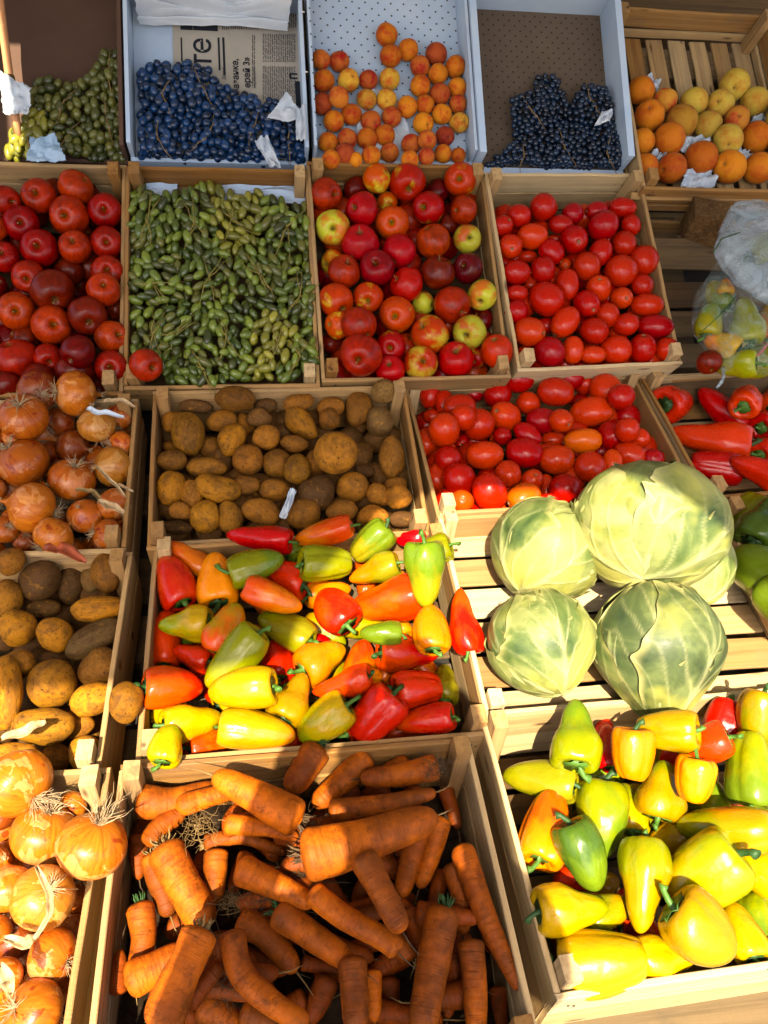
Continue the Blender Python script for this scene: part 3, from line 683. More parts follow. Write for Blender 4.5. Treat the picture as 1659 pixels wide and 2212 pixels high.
CROWN_ROOTS = [tuft('leaf_stubs', 16, .016, .7, .0013, mat_, s+30, .008) for s, mat_ in enumerate((ROOT_DARK, STALK, GSTEM_D))]
def tangle(n, R_, th, mat, seed):
    r = random.Random(seed); parts = []
    for i in range(n):
        p = Vector((r.gauss(0, R_*.5), r.gauss(0, R_*.5), r.gauss(0, R_*.12))); d = Vector((r.gauss(0, 1), r.gauss(0, 1), r.gauss(0, .25))).normalized(); pts = [p.copy()]
        for k in range(5):
            d = (d+Vector((r.gauss(0, .55), r.gauss(0, .55), r.gauss(0, .25)))).normalized(); p = p+d*R_*.28; pts.append(p.copy())
        parts.append(tube_geo(pts, [th*k_ for k_ in (1, .9, .8, .7, .5, .25)], 3, False))
    return mesh_np('root_tuft', *join(parts), True, mat)
ROOT_MAT_TUFT = [tangle(60, .019, .00045, mat_, s+50) for s, mat_ in enumerate((ROOT_DARK, STALK))]
# short curved stem of an apple, scar of a tomato
STEM_A = mesh_np('stem', *tube_geo([(0, 0, .52), (.01, 0, .72), (.05, .02, .95), (.12, .03, 1.06)], [.04, .03, .03, .05], 6), True, STALK)
def star(n, r0, r1, z, mat, nm='stem_scar', lift=.0, seed=1):
    r = random.Random(seed); V = [(0, 0, z+.02)]; F = []
    for i in range(2*n):
        a = PI*i/n; q = (r1 if i % 2 == 0 else r0)*r.uniform(.8, 1.2); V.append((q*math.cos(a), q*math.sin(a), z+(lift if i % 2 == 0 else 0)))
    F = [(0, 1+i, 1+(i+1) % (2*n)) for i in range(2*n)]
    return V, F
TSCAR = []
for s in range(3):
    p1 = star(6, .07, .19, .992, SCAR, seed=s); p2 = tube_geo([(0, 0, .9), (.01, 0, 1.0), (.03, .01, 1.05)], [.045, .05, .04], 6)
    TSCAR.append(mesh_np('stem_scar', *join([p1, p2]), False, SCAR))
CALYX_E = mesh_np('blossom_end', *star(6, .05, .14, -.87, STALK, lift=-.04), False, STALK)   # dried blossom end of an apple
PSCAR = mesh_np('stem_scar', *star(6, .05, .11, .885, STALK), False, STALK)

PEPS = {}
def pepper_meshes():
    for k in range(4):     # tapering
        P = [(0, .40), (.13, .43), (.27, .485), (.40, .475), (.485, .36), (.50, .16), (.455, -.06), (.355, -.27), (.21, -.42), (.09, -.485), (0, -.50)]
        nl = 3+k % 2
        PEPS['c%d' % k] = solid('pepper', [(r*(1-.07*k*(z < 0)), z) for r, z in P], 26, 42, k+80, .06, lambda t, p, nl=nl, k=k: 1-.15*(1-abs(math.cos(nl*p/2+k))**.55)*(1-t)**.6*min(1, t*7)+.03*math.cos(2*p+k), (.25, -.18, .1, -.3)[k], PEPPER, 2.)
    for k in range(3):     # blocky
        P = [(0, .33), (.12, .37), (.28, .49), (.42, .48), (.50, .33), (.49, .08), (.445, -.15), (.37, -.34), (.25, -.47), (.12, -.47), (0, -.42)]
        nl = 4-(k == 1)
        PEPS['b%d' % k] = solid('bell_pepper', P, 28, 48, k+90, .055, lambda t, p, nl=nl, k=k: 1-.22*(1-abs(math.cos(nl*p/2+k))**.5)*(.6+.9*abs(t-.5))*min(1, t*7)+.05*math.cos(p+k)*t, (.1, -.15, .05)[k], PEPPER, 2.)
pepper_meshes()
def pep_stem(k, top, mat):
    r = random.Random(k); c = []
    h = r.uniform(.2, .3); bx = r.uniform(-.22, .22); by = r.uniform(-.22, .22)
    pts = [(0, 0, top-.03), (0, 0, top+.03), (bx*.25, by*.25, top+h*.5), (bx*.8, by*.8, top+h*.9), (bx*1.35, by*1.35, top+h*1.02)]
    c.append(tube_geo(pts, [.12, .075, .05, .045, .066], 9))
    n = 7; V = [(0, 0, top+.045)]; 
    for i in range(2*n):
        a = PI*i/n; q = (.31 if i % 2 == 0 else .2)*r.uniform(.85, 1.15); V.append((q*math.cos(a), q*math.sin(a), top+.088-(.0 if i % 2 else .012)))
    for i in range(2*n):
        a = PI*i/n; V.append((V[1+i][0]*.9, V[1+i][1]*.9, V[1+i][2]-.02))
    F = [(0, 1+i, 1+(i+1) % (2*n)) for i in range(2*n)]+[(1+i, 1+2*n+i, 1+2*n+(i+1) % (2*n), 1+(i+1) % (2*n)) for i in range(2*n)]
    c.append((V, F)); return mesh_np('stem', *join(c), True, mat)
PSTEM = {'c': [pep_stem(k, .41, GSTEM) for k in range(4)]+[pep_stem(9, .41, GSTEM_D)], 'b': [pep_stem(k+20, .37, GSTEM) for k in range(2)]+[pep_stem(29, .37, GSTEM_D)]}

# ------------------------------------------------------------------ placing
FR = dict(A=(0, 0), B=(830, 0), C=(0, 304), D=(830, 304), E=(0, 774), F=(830, 774), G=(0, 1106), H=(830, 1106), I=(0, 1659), J=(830, 1659))
def cv(fr, x, y):
    if fr == '1': return x, y
    ox, oy = FR[fr]; return ox+x*.5, oy+y*.5
PLACED = {}; ITEMS = {}
def free(key, sph, tol):
    for c, r in sph:
        for c2, r2 in PLACED.setdefault(key, []):
            if (c-c2).length_squared < ((r+r2)*tol)**2: return False
    return True
def dims(key):
    return DIM[key]
DIM = {'apL': (.388, .50), 'grape': (.366, .487), 'apM': (.38, .495), 'tom1': (.362, .462), 'onL': (.488, .325), 'pot': (.485, .34), 'tom2': (.52, .372), 'red': (.5, .352), 'potL': (.492, .385), 'pep': (.5, .395), 'cab': (.548, .408), 'grn': (.4, .405), 'onB': (.485, .375), 'car': (.478, .385), 'yel': (.5, .366), 'pea': (.4, .49), 'b1': (.356, .42), 'b2': (.366, .365), 'b3': (.352, .44), 'b4': (.334, .405)}
def settle(key, px, py, w0, sph_fn, tol=.86, step=.003, maxup=.11, r=.03):
    P = CR[key][1]; W, L = DIM[key]; d = ray(px, py); p = P.hit(px, py, w0)
    dn = d.normalized(); best = p
    for i in range(int(maxup/step)+1):
        q = p-dn*(i*step); l = P.I @ q
        bad = (l.y > L-.55*r and l.z < .55*r)
        bad = bad or (l.z < .45*r and (l.x < .42*r or l.x > W-.42*r or l.y < .42*r))
        best = q
        if not bad and free(key, sph_fn(q), tol): break
    PLACED.setdefault(key, []).extend(sph_fn(best))
    return best
def axis_from_stem(pos, rpx, sx, sy):
    """direction of the stem end when it shows sx, sy away from the middle of a fruit of radius rpx"""
    v = Vector((sx/rpx, -sy/rpx)); k = min(v.length, .97)
    if v.length > 0: v = v.normalized()*k
    dep = math.sqrt(max(0, 1-k*k)); toC = (CAM-pos).normalized()
    return (Rt*v.x+Up*v.y+toC*dep).normalized()
def orient(axis, roll, pos, scale):
    q = Vector((0, 0, 1)).rotation_difference(axis); M = q.to_matrix().to_4x4() @ Matrix.Rotation(roll, 4, 'Z')
    S = Matrix.Diagonal((*scale, 1)); T = Matrix.Translation(pos); return T @ M @ S
def hidden_axis():
    a = rnd.uniform(0, 2*PI); return (Fw*rnd.uniform(.35, 1.)+Rt*math.cos(a)*.9+Up*math.sin(a)*.9).normalized()
def item(key, o, desc, kind, group, pos, r):
    tag(o, None, kind, group); o['_d'] = desc; ITEMS.setdefault(key, []).append((o, pos, r))
def round_thing(key, name, meshes, mat, px, py, rpx, stem, w0, desc, kind, group, col=None, squash=1., part=None, part2=None, props=None, tol=.86, up=.11):
    z0 = proj(CR[key][1].hit(px, py, w0))[2]; r = rpx*z0/FOC
    pos = settle(key, px, py, w0, lambda q: [(q, r)], tol, r=r, maxup=up)
    r = rpx*proj(pos)[2]/FOC
    ax = axis_from_stem(pos, rpx, stem[0]-px, stem[1]-py) if stem else hidden_axis()
    me = rnd.choice(meshes); me = me(mat) if callable(me) else me
    o = link(name, me, None, None, orient(ax, rnd.uniform(0, 6.28), pos, (r, r, r*squash)))
    if col: o.color = (*col, 1)
    if props:
        for k, v in props.items(): o[k] = v
    for p_ in (part, part2):
        if p_: link(p_[0], rnd.choice(p_[1]), o)
    item(key, o, desc, kind, group, pos, r); return o

ORD = 'first second third fourth fifth sixth seventh eighth ninth tenth eleventh twelfth thirteenth fourteenth fifteenth sixteenth seventeenth eighteenth nineteenth twentieth'.split()
def write_labels(key, short):
    L_ = ITEMS.get(key, [])
    if not L_: return
    P = CR[key][1]; loc = [(P.I @ p, o, r) for o, p, r in L_]
    r_ = sorted(r for *_, r in loc)[len(loc)//2]
    loc.sort(key=lambda a: -a[0].y); rows = []; cur = []
    for a in loc:
        if cur and cur[0][0].y-a[0].y > 1.5*r_: rows.append(cur); cur = []
        cur.append(a)
    rows.append(cur)
    for i, row in enumerate(rows):
        row.sort(key=lambda a: a[0].x)
        for j, (l, o, r) in enumerate(row):
            d = o['_d']; del o['_d']
            ri = ORD[i] if i < len(ORD)-1 and i < len(rows)-1 else 'front'
            pos = f"{ORD[j]} from left" if j < len(row)-1 or len(row) == 1 else 'rightmost'
            lab_ = f"{d}, {pos} in {ri} row {'from back ' if ri != 'front' else ''}of {short}"
            if len(lab_.split()) > 16: lab_ = f"{d}, {pos}, {'back' if ri == 'first' else ri} row of {short}"
            o['label'] = lab_

# ---------------- apples
def apples(key, data, w0, group, fillmat, rfill):
    for (mt, desc, x, y, r, st_, *rest) in data:
        sx = None
        fl = rest[0] if rest else ''
        o = round_thing(key, 'apple', APPLE, mt, x, y, r, st_, w0 if 'l' not in fl else w0-.035, desc, 'apple', group, part=('stem', [STEM_A]), part2=('blossom_end', [CALYX_E]))
def fill(key, w, rpx, maker, skip=.6, sp=1.75, jit=.35, margin=.5, vtop=0.):
    """lower layer seen only through the gaps of the upper one"""
    P = CR[key][1]; W, L = DIM[key]; z0 = proj(P.M @ Vector((W/2, L/2, w)))[2]; r = rpx*z0/FOC; vis = [(proj(p), q) for _, p, q in ITEMS.get(key, [])]
    ny = max(1, int((L-margin*2*r)/(sp*r))); nx = max(1, int((W-margin*2*r)/(sp*r)))
    for j in range(ny+1):
        for i in range(nx+1):
            u = margin*r+(W-2*margin*r)*(i+(.5 if j % 2 else 0))/(nx+.5)+rnd.uniform(-jit, jit)*r; v = margin*r+(L-2*margin*r)*j/max(1, ny)+rnd.uniform(-jit, jit)*r
            u = min(max(u, r*.8), W-r*.8); v = min(max(v, r*.8), L-r*.8)
            if v > L-vtop: continue
            p = P.M @ Vector((u, v, w)); a = proj(p)
            if a[0] < -60 or a[0] > 1720 or a[1] < -60 or a[1] > 2280: continue
            if any(math.hypot(a[0]-b[0], a[1]-b[1]) < skip*max(rpx, q*FOC/b[2]) for b, q in vis): continue
            dn = (p-CAM).normalized(); ok = False
            for k in range(10):
                if free(key, [(p+dn*k*.005, r)], .78): ok = True; p = p+dn*k*.005; break
            if not ok: continue
            PLACED[key].append((p, r)); maker(p, r, *proj(p)[:2])

def fc(fr, rows, k=.5):
    out = []
    for t in rows:
        mt, desc, x, y, r, st_, *rest = t
        X, Y = cv(fr, x, y); s_ = cv(fr, *st_) if st_ else None
        out.append((mt, desc, X, Y, r*k, s_, *rest))
    return out
G1 = 'dark red apples heaped in the first apple crate'
aR, aD = (A_RED, 'bright red apple'), (A_DARK, 'dark red apple')
apl = fc('C', [
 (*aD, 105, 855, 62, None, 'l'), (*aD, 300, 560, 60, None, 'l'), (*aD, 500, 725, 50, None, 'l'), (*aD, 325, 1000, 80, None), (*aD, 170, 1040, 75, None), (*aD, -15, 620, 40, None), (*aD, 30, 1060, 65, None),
 (*aR, 328, 202, 73, None), (*aR, 170, 240, 72, (152, 225)), (*aR, 297, 325, 78, (275, 322)), (*aR, 25, 258, 60, (62, 266)), (*aR, 92, 358, 70, (85, 352)), (*aR, 455, 302, 70, (447, 296)),
 (*aR, -30, 385, 60, None), (*aR, 172, 465, 78, (158, 453)), (*aR, 325, 462, 68, (312, 435)), (*aR, 462, 440, 64, (457, 437)), (*aR, 20, 505, 64, (5, 485)), (*aR, 125, 587, 70, (112, 600)), (*aR, 465, 565, 68, (460, 556)),
 (*aD, 228, 650, 87, (243, 705)), (*aR, 448, 645, 71, (447, 620)), (*aR, 70, 735, 75, (65, 735)), (*aD, 378, 752, 80, (388, 795)), (*aR, 222, 798, 82, (232, 792)), (*aR, 480, 850, 70, (520, 832)),
 (*aD, 340, 910, 70, (300, 950)), (*aR, 70, 938, 85, None), (*aR, 205, 935, 60, (215, 960)), (*aR, 483, 980, 73, (475, 975))])
apples('apL', apl, -.012, G1, A_DARK, 34)
aM, aP, aG, aY = (A_MIX, 'red and yellow striped apple'), (A_PINK, 'pink red apple'), (A_GREEN, 'pale green apple'), (A_YEL, 'yellow apple with red cheek')
G2 = 'red and yellow apples in the mixed apple crate'
apm = [(m_, d, x, y, r, s_, *z) for (m_, d), x, y, r, s_, *z in [
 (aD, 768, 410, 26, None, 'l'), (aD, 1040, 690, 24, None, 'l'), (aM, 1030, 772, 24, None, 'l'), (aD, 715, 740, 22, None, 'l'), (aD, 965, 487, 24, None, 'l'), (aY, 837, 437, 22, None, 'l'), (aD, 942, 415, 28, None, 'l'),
 (aY, 815, 385, 30, None), (aM, 880, 395, 37, (884, 415)), (aM, 995, 388, 35, (992, 385)), (aR, 704, 420, 33, (728, 420)), (aP, 782, 452, 34, (762, 447)), (aM, 927, 450, 34, (913, 446)), (aR, 1001, 454, 29, None),
 (aG, 719, 492, 35, (720, 494)), (aM, 848, 482, 34, (845, 480)), (aP, 778, 525, 38, (777, 500)), (aR, 935, 520, 36, None), (aG, 1009, 516, 30, (1015, 512)), (aP, 861, 545, 36, None), (aY, 720, 568, 27, None, 'l'), (aR, 743, 587, 34, (752, 565)),
 (aR, 815, 580, 38, (811, 568)), (aD, 945, 590, 36, (950, 560)), (aD, 1011, 580, 32, (1000, 572)), (aP, 878, 615, 36, (852, 600)), (aM, 795, 643, 31, (795, 652)), (aM, 725, 648, 37, (745, 672)), (aG, 915, 655, 24, None, 'l'), (aR, 975, 658, 39, (1003, 678)),
 (aG, 1042, 636, 32, (1035, 656)), (aY, 730, 702, 29, None, 'l'), (aR, 776, 703, 38, None), (aM, 857, 680, 36, (852, 684)), (aY, 930, 725, 40, (910, 703)), (aG, 1015, 717, 36, (1004, 727)), (aM, 844, 748, 32, (842, 752)), (aR, 779, 768, 43, (772, 780)),
 (aY, 908, 785, 37, (915, 778)), (aP, 985, 778, 38, (984, 756)), (aP, 1073, 757, 35, None), (aP, 843, 800, 32, (840, 785))]]
apples('apM', apm, -.012, G2, A_MIX, 34)
for key, mt, dsc, g in (('apL', A_DARK, 'half hidden shade-darkened apple', G1), ('apM', A_RED, 'half hidden red apple', G2)):  # lower layer of the first crate painted darker, as if in shade
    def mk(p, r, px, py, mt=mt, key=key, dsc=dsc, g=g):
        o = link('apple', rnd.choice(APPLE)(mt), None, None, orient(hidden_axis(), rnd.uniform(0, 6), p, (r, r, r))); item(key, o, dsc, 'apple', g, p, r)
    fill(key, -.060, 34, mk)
o = round_thing('grape', 'apple', APPLE, A_RED, 314, 788, 35, (335, 796), .045, 'x', 'apple', G1, part=('stem', [STEM_A]), part2=('blossom_end', [CALYX_E]))
ITEMS['grape'].pop(); del o['_d']; o['label'] = 'single red apple lying on the corner of the long green grapes'

# ---------------- tomatoes
def ell_axis(key, pos, px, py, ang, mixk=.55):
    P = CR[key][1]; n = (P.n*(1-mixk)+(CAM-pos).normalized()*mixk).normalized()
    c, s = math.cos(D(ang)), math.sin(D(ang)); e = []
    for k in (-20, 20):
        d = ray(px+c*k, py-s*k); e.append(CAM+d*(n.dot(pos-CAM)/n.dot(d)))
    return (e[1]-e[0]).normalized(), (e[1]-e[0]).length
def ellipsoid(key, name, meshes, px, py, a, b, ang, w0, desc, kind, group, stem=None, col=None, part=None, mixk=.6, tol=.86, third=.95, props=None):
    P = CR[key][1]; z0 = proj(P.hit(px, py, w0))[2]; rb = min(a, b)*z0/FOC; ra = max(a, b)*z0/FOC
    if b > a: ang += 90; a, b = b, a
    ax0, _ = ell_axis(key, P.hit(px, py, w0), px, py, ang, mixk)
    def sf(q):
        k = max(0, ra-rb); return [(q, rb)] if k < .12*rb else [(q+ax0*k, rb*.9), (q, rb), (q-ax0*k, rb*.9)]
    pos = settle(key, px, py, w0, sf, tol, r=rb); z = proj(pos)[2]; ra, rb = a*z/FOC, b*z/FOC
    ax, ln = ell_axis(key, pos, px, py, ang, mixk); ra *= max(1, min(1.25, ln/(40*z/FOC)))
    if a/b < 1.15:
        ax = axis_from_stem(pos, a, stem[0]-px, stem[1]-py) if stem else hidden_axis()
        if stem and a/b < 1.15: ra = rb*1.12
        M = orient(ax, rnd.uniform(0, 6.28), pos, (rb, rb*1.0, ra))
    else:
        if stem:
            sd_ = axis_from_stem(pos, a, stem[0]-px, stem[1]-py)
            if sd_.dot(ax) < 0: ax = -ax
            ax = (ax*.75+sd_*.45).normalized()
        elif rnd.random() < .5: ax = -ax
        M = orient(ax, rnd.uniform(0, 6.28), pos, (rb, rb*third, ra))
    o = link(name, rnd.choice(meshes), None, None, M)
    if col: o.color = (*col, 1)
    if props:
        for k_, v in props.items(): o[k_] = v
    if part: link(part[0], rnd.choice(part[1]), o)
    item(key, o, desc, kind, group, pos, rb); return o
TC = [(.56, .011, .011), (.50, .008, .010), (.60, .018, .008), (.46, .007, .010)]
def toms(key, fr, data, w0, g, col=None, lit=()):
    for i, t in enumerate(data):
        x, y, a, b = t[:4]; ang = t[4] if len(t) > 4 and isinstance(t[4], (int, float)) else 0
        st_ = next((q for q in t[4:] if isinstance(q, tuple)), None); low = 'l' in t
        X, Y = cv(fr, x, y); st_ = cv(fr, *st_) if st_ else None
        long_ = max(a, b)/min(a, b) > 1.25
        c = rnd.choice(TC); d = ('long ' if long_ else 'round ')+('red plum tomato' if 'o' not in t else 'orange red tomato')
        if 'o' in t: c = (.62, .07, .012)
        ellipsoid(key, 'tomato', TOMS, X, Y, a*.5, b*.5, ang, w0-(.03 if low else 0), d, 'tomato', g, st_, c, ('stem_scar', TSCAR))
G3 = 'plum tomatoes in the upper tomato crate'; G4 = 'plum tomatoes in the lower tomato crate'
toms('tom1', 'D', [(675, 375, 35, 30, 'l'), (620, 500, 40, 28, 'l'), (520, 530, 32, 30, 'l'), (780, 535, 30, 30, (783, 540), 'l'), (632, 620, 32, 37, 'l'), (845, 795, 28, 38, 'l'), (608, 930, 42, 46, 'l'), (700, 800, 42, 36, 'l'), (740, 425, 36, 22, 'l'), (1000, 850, 50, 45, 'l'),
 (580, 325, 55, 50), (688, 288, 60, 58), (815, 315, 50, 45), (918, 305, 50, 42, (910, 300)), (1028, 290, 60, 45), (510, 370, 45, 48, (535, 348)), (762, 362, 52, 42), (1065, 367, 46, 43), (640, 413, 66, 55), (945, 368, 68, 60), (820, 428, 60, 60, (838, 435)),
 (545, 458, 53, 53, (552, 465)), (1035, 445, 53, 57), (722, 480, 60, 52, -45), (935, 482, 50, 58, -20), (875, 545, 60, 60), (685, 560, 58, 54), (1022, 563, 71, 69), (1120, 518, 66, 64), (570, 570, 62, 52), (790, 622, 52, 68, 0), (925, 640, 55, 60, (930, 605)),
 (573, 660, 47, 38), (700, 685, 72, 79), (1025, 680, 52, 48, (1045, 680)), (1115, 625, 50, 48), (875, 705, 57, 65, (905, 730)), (570, 740, 50, 52), (1135, 710, 70, 52), (780, 785, 74, 60, 55, (740, 830)), (965, 755, 52, 55), (625, 825, 67, 63, (682, 830)), (905, 822, 65, 58),
 (1045, 795, 48, 55), (1170, 803, 79, 52, -3), (712, 912, 70, 64), (815, 905, 48, 60), (900, 925, 58, 42), (1000, 905, 62, 68), (1115, 900, 58, 62, (1120, 850)), (1222, 905, 52, 55)], -.014, G3)
toms('tom2', 'F', [(485, 340, 32, 32, 'l'), (210, 250, 42, 34, 'l'), (335, 360, 32, 36, (330, 372), 'l'), (510, 335, 40, 40, 'l'), (850, 590, 42, 32, 'l'), (385, 155, 45, 38, 'l'), (845, 185, 48, 36, 'l'), (700, 560, 36, 60, 'l'), (730, 350, 52, 38, 'l'), (480, 640, 40, 30, 'l', 'o'), (1180, 430, 45, 30, 'l'),
 (198, 148, 54, 70), (260, 190, 42, 50), (325, 210, 70, 55), (490, 155, 65, 60), (522, 252, 68, 65, (487, 228)), (582, 90, 60, 64), (622, 195, 52, 50), (798, 85, 64, 55), (870, 110, 50, 50), (740, 145, 80, 63, -8), (957, 135, 72, 68, (995, 160)), (1025, 165, 56, 62), (895, 232, 93, 68, 8),
 (340, 255, 55, 55), (408, 288, 70, 68), (260, 312, 67, 74), (682, 270, 70, 56), (765, 270, 50, 56, (795, 285)), (620, 330, 66, 45, -35), (858, 358, 82, 56, 5, 'o'), (985, 330, 72, 64), (1050, 310, 55, 52), (1100, 345, 48, 45), (435, 420, 80, 62, 4), (605, 410, 82, 70, -10),
 (745, 438, 76, 66), (275, 435, 60, 58), (890, 470, 72, 68), (985, 450, 46, 56), (1060, 415, 70, 54, -15), (1160, 440, 46, 50), (535, 500, 60, 58), (325, 525, 75, 71), (640, 530, 50, 56, (655, 505)), (455, 580, 75, 84), (780, 565, 70, 67), (335, 620, 60, 53, (340, 605), 'o'), (603, 600, 76, 65, (600, 655), 'o'), (710, 620, 46, 38), (1105, 475, 62, 30)], -.012, G4)
for key, g, w_ in (('tom1', G3, -.055), ('tom2', G4, -.050)):
    def mk(p, r, px, py, key=key, g=g):
        o = link('tomato', rnd.choice(TOMS), None, None, orient(hidden_axis(), 0, p, (r*.95, r, r*1.1))); o.color = (*TC[1], 1); item(key, o, 'half hidden tomato', 'tomato', g, p, r)
    fill(key, w_, 29 if key == 'tom1' else 32, mk, vtop=.055)

# ---------------- apricots and peaches
AC = {'o': ((.70, .21, .010), (.54, .06, .008), 'orange apricot'), 'd': ((.42, .06, .015), (.22, .015, .012), 'dark red apricot'), 'y': ((.76, .42, .04), (.62, .13, .015), 'yellow apricot'), 'r': ((.62, .16, .02), (.46, .03, .012), 'red cheeked apricot')}
G5 = 'small apricots in the white perforated tray'
for (x, y, r, c, *s_) in [(835, 75, 23, 'o'), (844, 121, 23, 'o'), (882, 108, 22, 'o'), (942, 117, 23, 'd'), (693, 129, 20, 'r', (706, 130)), (733, 133, 21, 'r', (745, 128)), (907, 143, 21, 'r'), (984, 144, 22, 'o'), (699, 175, 23, 'o'), (753, 174, 23, 'y', (762, 165)), (796, 173, 20, 'r'), (841, 171, 22, 'y'),
 (908, 186, 22, 'o'), (946, 160, 21, 'o'), (988, 189, 20, 'o'), (950, 203, 22, 'r'), (697, 224, 22, 'd'), (732, 210, 22, 'r'), (792, 215, 21, 'y'), (835, 215, 22, 'y', (836, 222)), (880, 231, 22, 'o'), (918, 226, 20, 'o'), (721, 262, 22, 'o'), (759, 247, 22, 'o'), (801, 262, 22, 'r', (812, 265)), (846, 253, 21, 'r'),
 (914, 267, 22, 'o', (926, 270)), (954, 247, 21, 'o'), (989, 225, 19, 'r'), (992, 265, 21, 'y', (1004, 262)), (709, 308, 21, 'o'), (750, 300, 21, 'r'), (793, 300, 22, 'o'), (831, 292, 22, 'o'), (842, 330, 20, 'r'), (802, 336, 20, 'o'), (888, 312, 21, 'r', (905, 308)), (922, 303, 20, 'r'), (961, 294, 20, 'd', (972, 298)), (885, 345, 19, 'o'), (921, 338, 18, 'r'), (957, 332, 19, 'o'), (745, 332, 22, 'd'), (715, 345, 20, 'o'), (990, 336, 16, 'o'), (767, 345, 16, 'o')]:
    a, b, d = AC[c]
    round_thing('b3', 'apricot', APRI, None, x, y, r, s_[0] if s_ else None, -.045, d, 'apricot', G5, col=a, part=('stem_scar', [PSCAR]), props={'blush_colour': b}, tol=.9, up=.05)
PC = {'o': ((.68, .20, .010), (.56, .10, .008), 'orange peach'), 'y': ((.66, .46, .06), (.60, .26, .03), 'pale yellow peach'), 'b': ((.42, .19, .02), (.34, .09, .015), 'brownish orange peach'), 'r': ((.66, .28, .03), (.60, .08, .02), 'red cheeked peach')}
G6 = 'large peaches wrapped in white tissue in the slatted crate'
for (x, y, r, c, *s_) in [(1385, 195, 28, 'o'), (1437, 217, 25, 'r'), (1499, 220, 29, 'y'), (1587, 183, 32, 'y', (1585, 192)), (1630, 220, 30, 'y'), (1556, 224, 29, 'y', (1550, 219)), (1403, 250, 32, 'o', (1403, 235)), (1472, 262, 34, 'b'), (1592, 258, 27, 'r', (1596, 250)), (1530, 270, 29, 'y'), (1572, 302, 32, 'y', (1574, 315)), (1387, 305, 26, 'o'), (1446, 300, 33, 'o'),
 (1634, 297, 32, 'o'), (1515, 341, 34, 'o'), (1393, 361, 28, 'o'), (1451, 363, 31, 'o', (1426, 368)), (1576, 361, 34, 'o', (1563, 352)), (1639, 363, 32, 'o'), (1690, 255, 32, 'y'), (1695, 325, 32, 'o')]:
    a, b, d = PC[c]
    round_thing('pea', 'peach', PEACH, None, x, y, r, s_[0] if s_ else None, -.045, d, 'peach', G6, col=a, part=('stem_scar', [PSCAR]), props={'blush_colour': b}, tol=.9, up=.06)

# ---------------- onions
OC = {'o': (.54, .135, .007), 'd': (.28, .06, .007), 'l': (.62, .25, .03), 's': (.60, .18, .010)}
ON_ = {'o': 'orange brown onion', 'd': 'dark brown onion', 'l': 'pale papery onion', 's': 'shiny golden onion'}
def onions(key, fr, data, w0, g, kk=.5):
    for (x, y, r, c, end, ex, ey) in data:
        X, Y = cv(fr, x, y); st_ = cv(fr, ex, ey) if end else None
        z0 = proj(CR[key][1].hit(X, Y, w0))[2]; R_ = r*kk*z0/FOC
        pos = settle(key, X, Y, w0-(.03 if c == 'd' else 0), lambda q: [(q, R_*.95)], .88, r=R_); R_ = r*kk*proj(pos)[2]/FOC
        ax = axis_from_stem(pos, r*kk, st_[0]-X, st_[1]-Y) if st_ else hidden_axis()
        if end and end in 'rR': ax = -ax
        o = link('onion', rnd.choice(ONS), None, None, orient(ax, rnd.uniform(0, 6.28), pos, (R_, R_, R_*.95))); o.color = (*OC[c], 1)
        link('roots', rnd.choice(ROOTS_LONG if end == 'R' else ROOTS), o, None, Matrix.Translation((0, 0, -.86)))
        link('dry_neck', rnd.choice(NECKS), o, None, Matrix.Translation((0, 0, 1.1)) @ Matrix.Rotation(PI, 4, 'X') @ Matrix.Scale(.55, 4))
        item(key, o, ON_[c]+(' with dry roots' if end and end in 'rR' else ''), 'onion', g, pos, R_)
G7 = 'brown onions in the shaded onion crate'; G8 = 'golden onions in the sunlit onion crate'
onions('onL', 'E', [(262, 275, 70, 'd', '', 0, 0), (190, 410, 60, 'd', '', 0, 0), (110, 790, 55, 'd', '', 0, 0), (320, 385, 76, 'd', 'n', 388, 395), (508, 255, 62, 'o', '', 0, 0), (20, 740, 60, 'o', '', 0, 0), (165, 138, 86, 'd', 'r', 178, 150), (330, 152, 98, 's', '', 0, 0), (103, 258, 106, 'o', 'r', 82, 198),
 (525, 372, 58, 'o', '', 0, 0), (417, 285, 82, 'l', 'n', 400, 222), (105, 455, 114, 'o', 'r', 35, 385), (485, 468, 86, 'l', 'n', 430, 470), (310, 528, 99, 'o', 'r', 328, 452), (490, 632, 74, 'o', '', 0, 0), (365, 680, 76, 'o', 'n', 345, 650), (135, 645, 113, 's', 'n', 20, 618), (468, 765, 73, 'o', '', 0, 0), (233, 770, 90, 's', '', 0, 0), (-30, 560, 60, 'o', '', 0, 0)], -.015, G7)
onions('onB', 'I', [(320, 160, 62, 's', '', 0, 0), (60, 740, 85, 'd', '', 0, 0), (0, 190, 80, 'd', '', 0, 0), (75, 60, 148, 's', 'R', 170, 150), (190, 290, 140, 's', 'r', 230, 160), (-40, 410, 90, 's', '', 0, 0), (40, 520, 110, 's', '', 0, 0), (185, 560, 135, 'l', 'r', 240, 500), (395, 342, 150, 's', 'R', 440, 205), (225, 810, 112, 'o', '', 0, 0),
 (10, 920, 95, 's', '', 0, 0), (150, 1055, 132, 's', 'r', 60, 1040), (-20, 700, 70, 'o', '', 0, 0)], -.02, G8)

for key, g, w_, rp in (('onL', G7, -.065, 40), ('onB', G8, -.085, 55)):
    def mk(p, r, px, py, key=key, g=g):
        o = link('onion', rnd.choice(ONS), None, None, orient(hidden_axis(), rnd.uniform(0, 6), p, (r, r, r*.95))); o.color = (*OC['o'], 1); link('roots', ROOTS[0], o, None, Matrix.Translation((0, 0, -.86))); item(key, o, 'half hidden onion', 'onion', g, p, r)
    fill(key, w_, rp, mk)

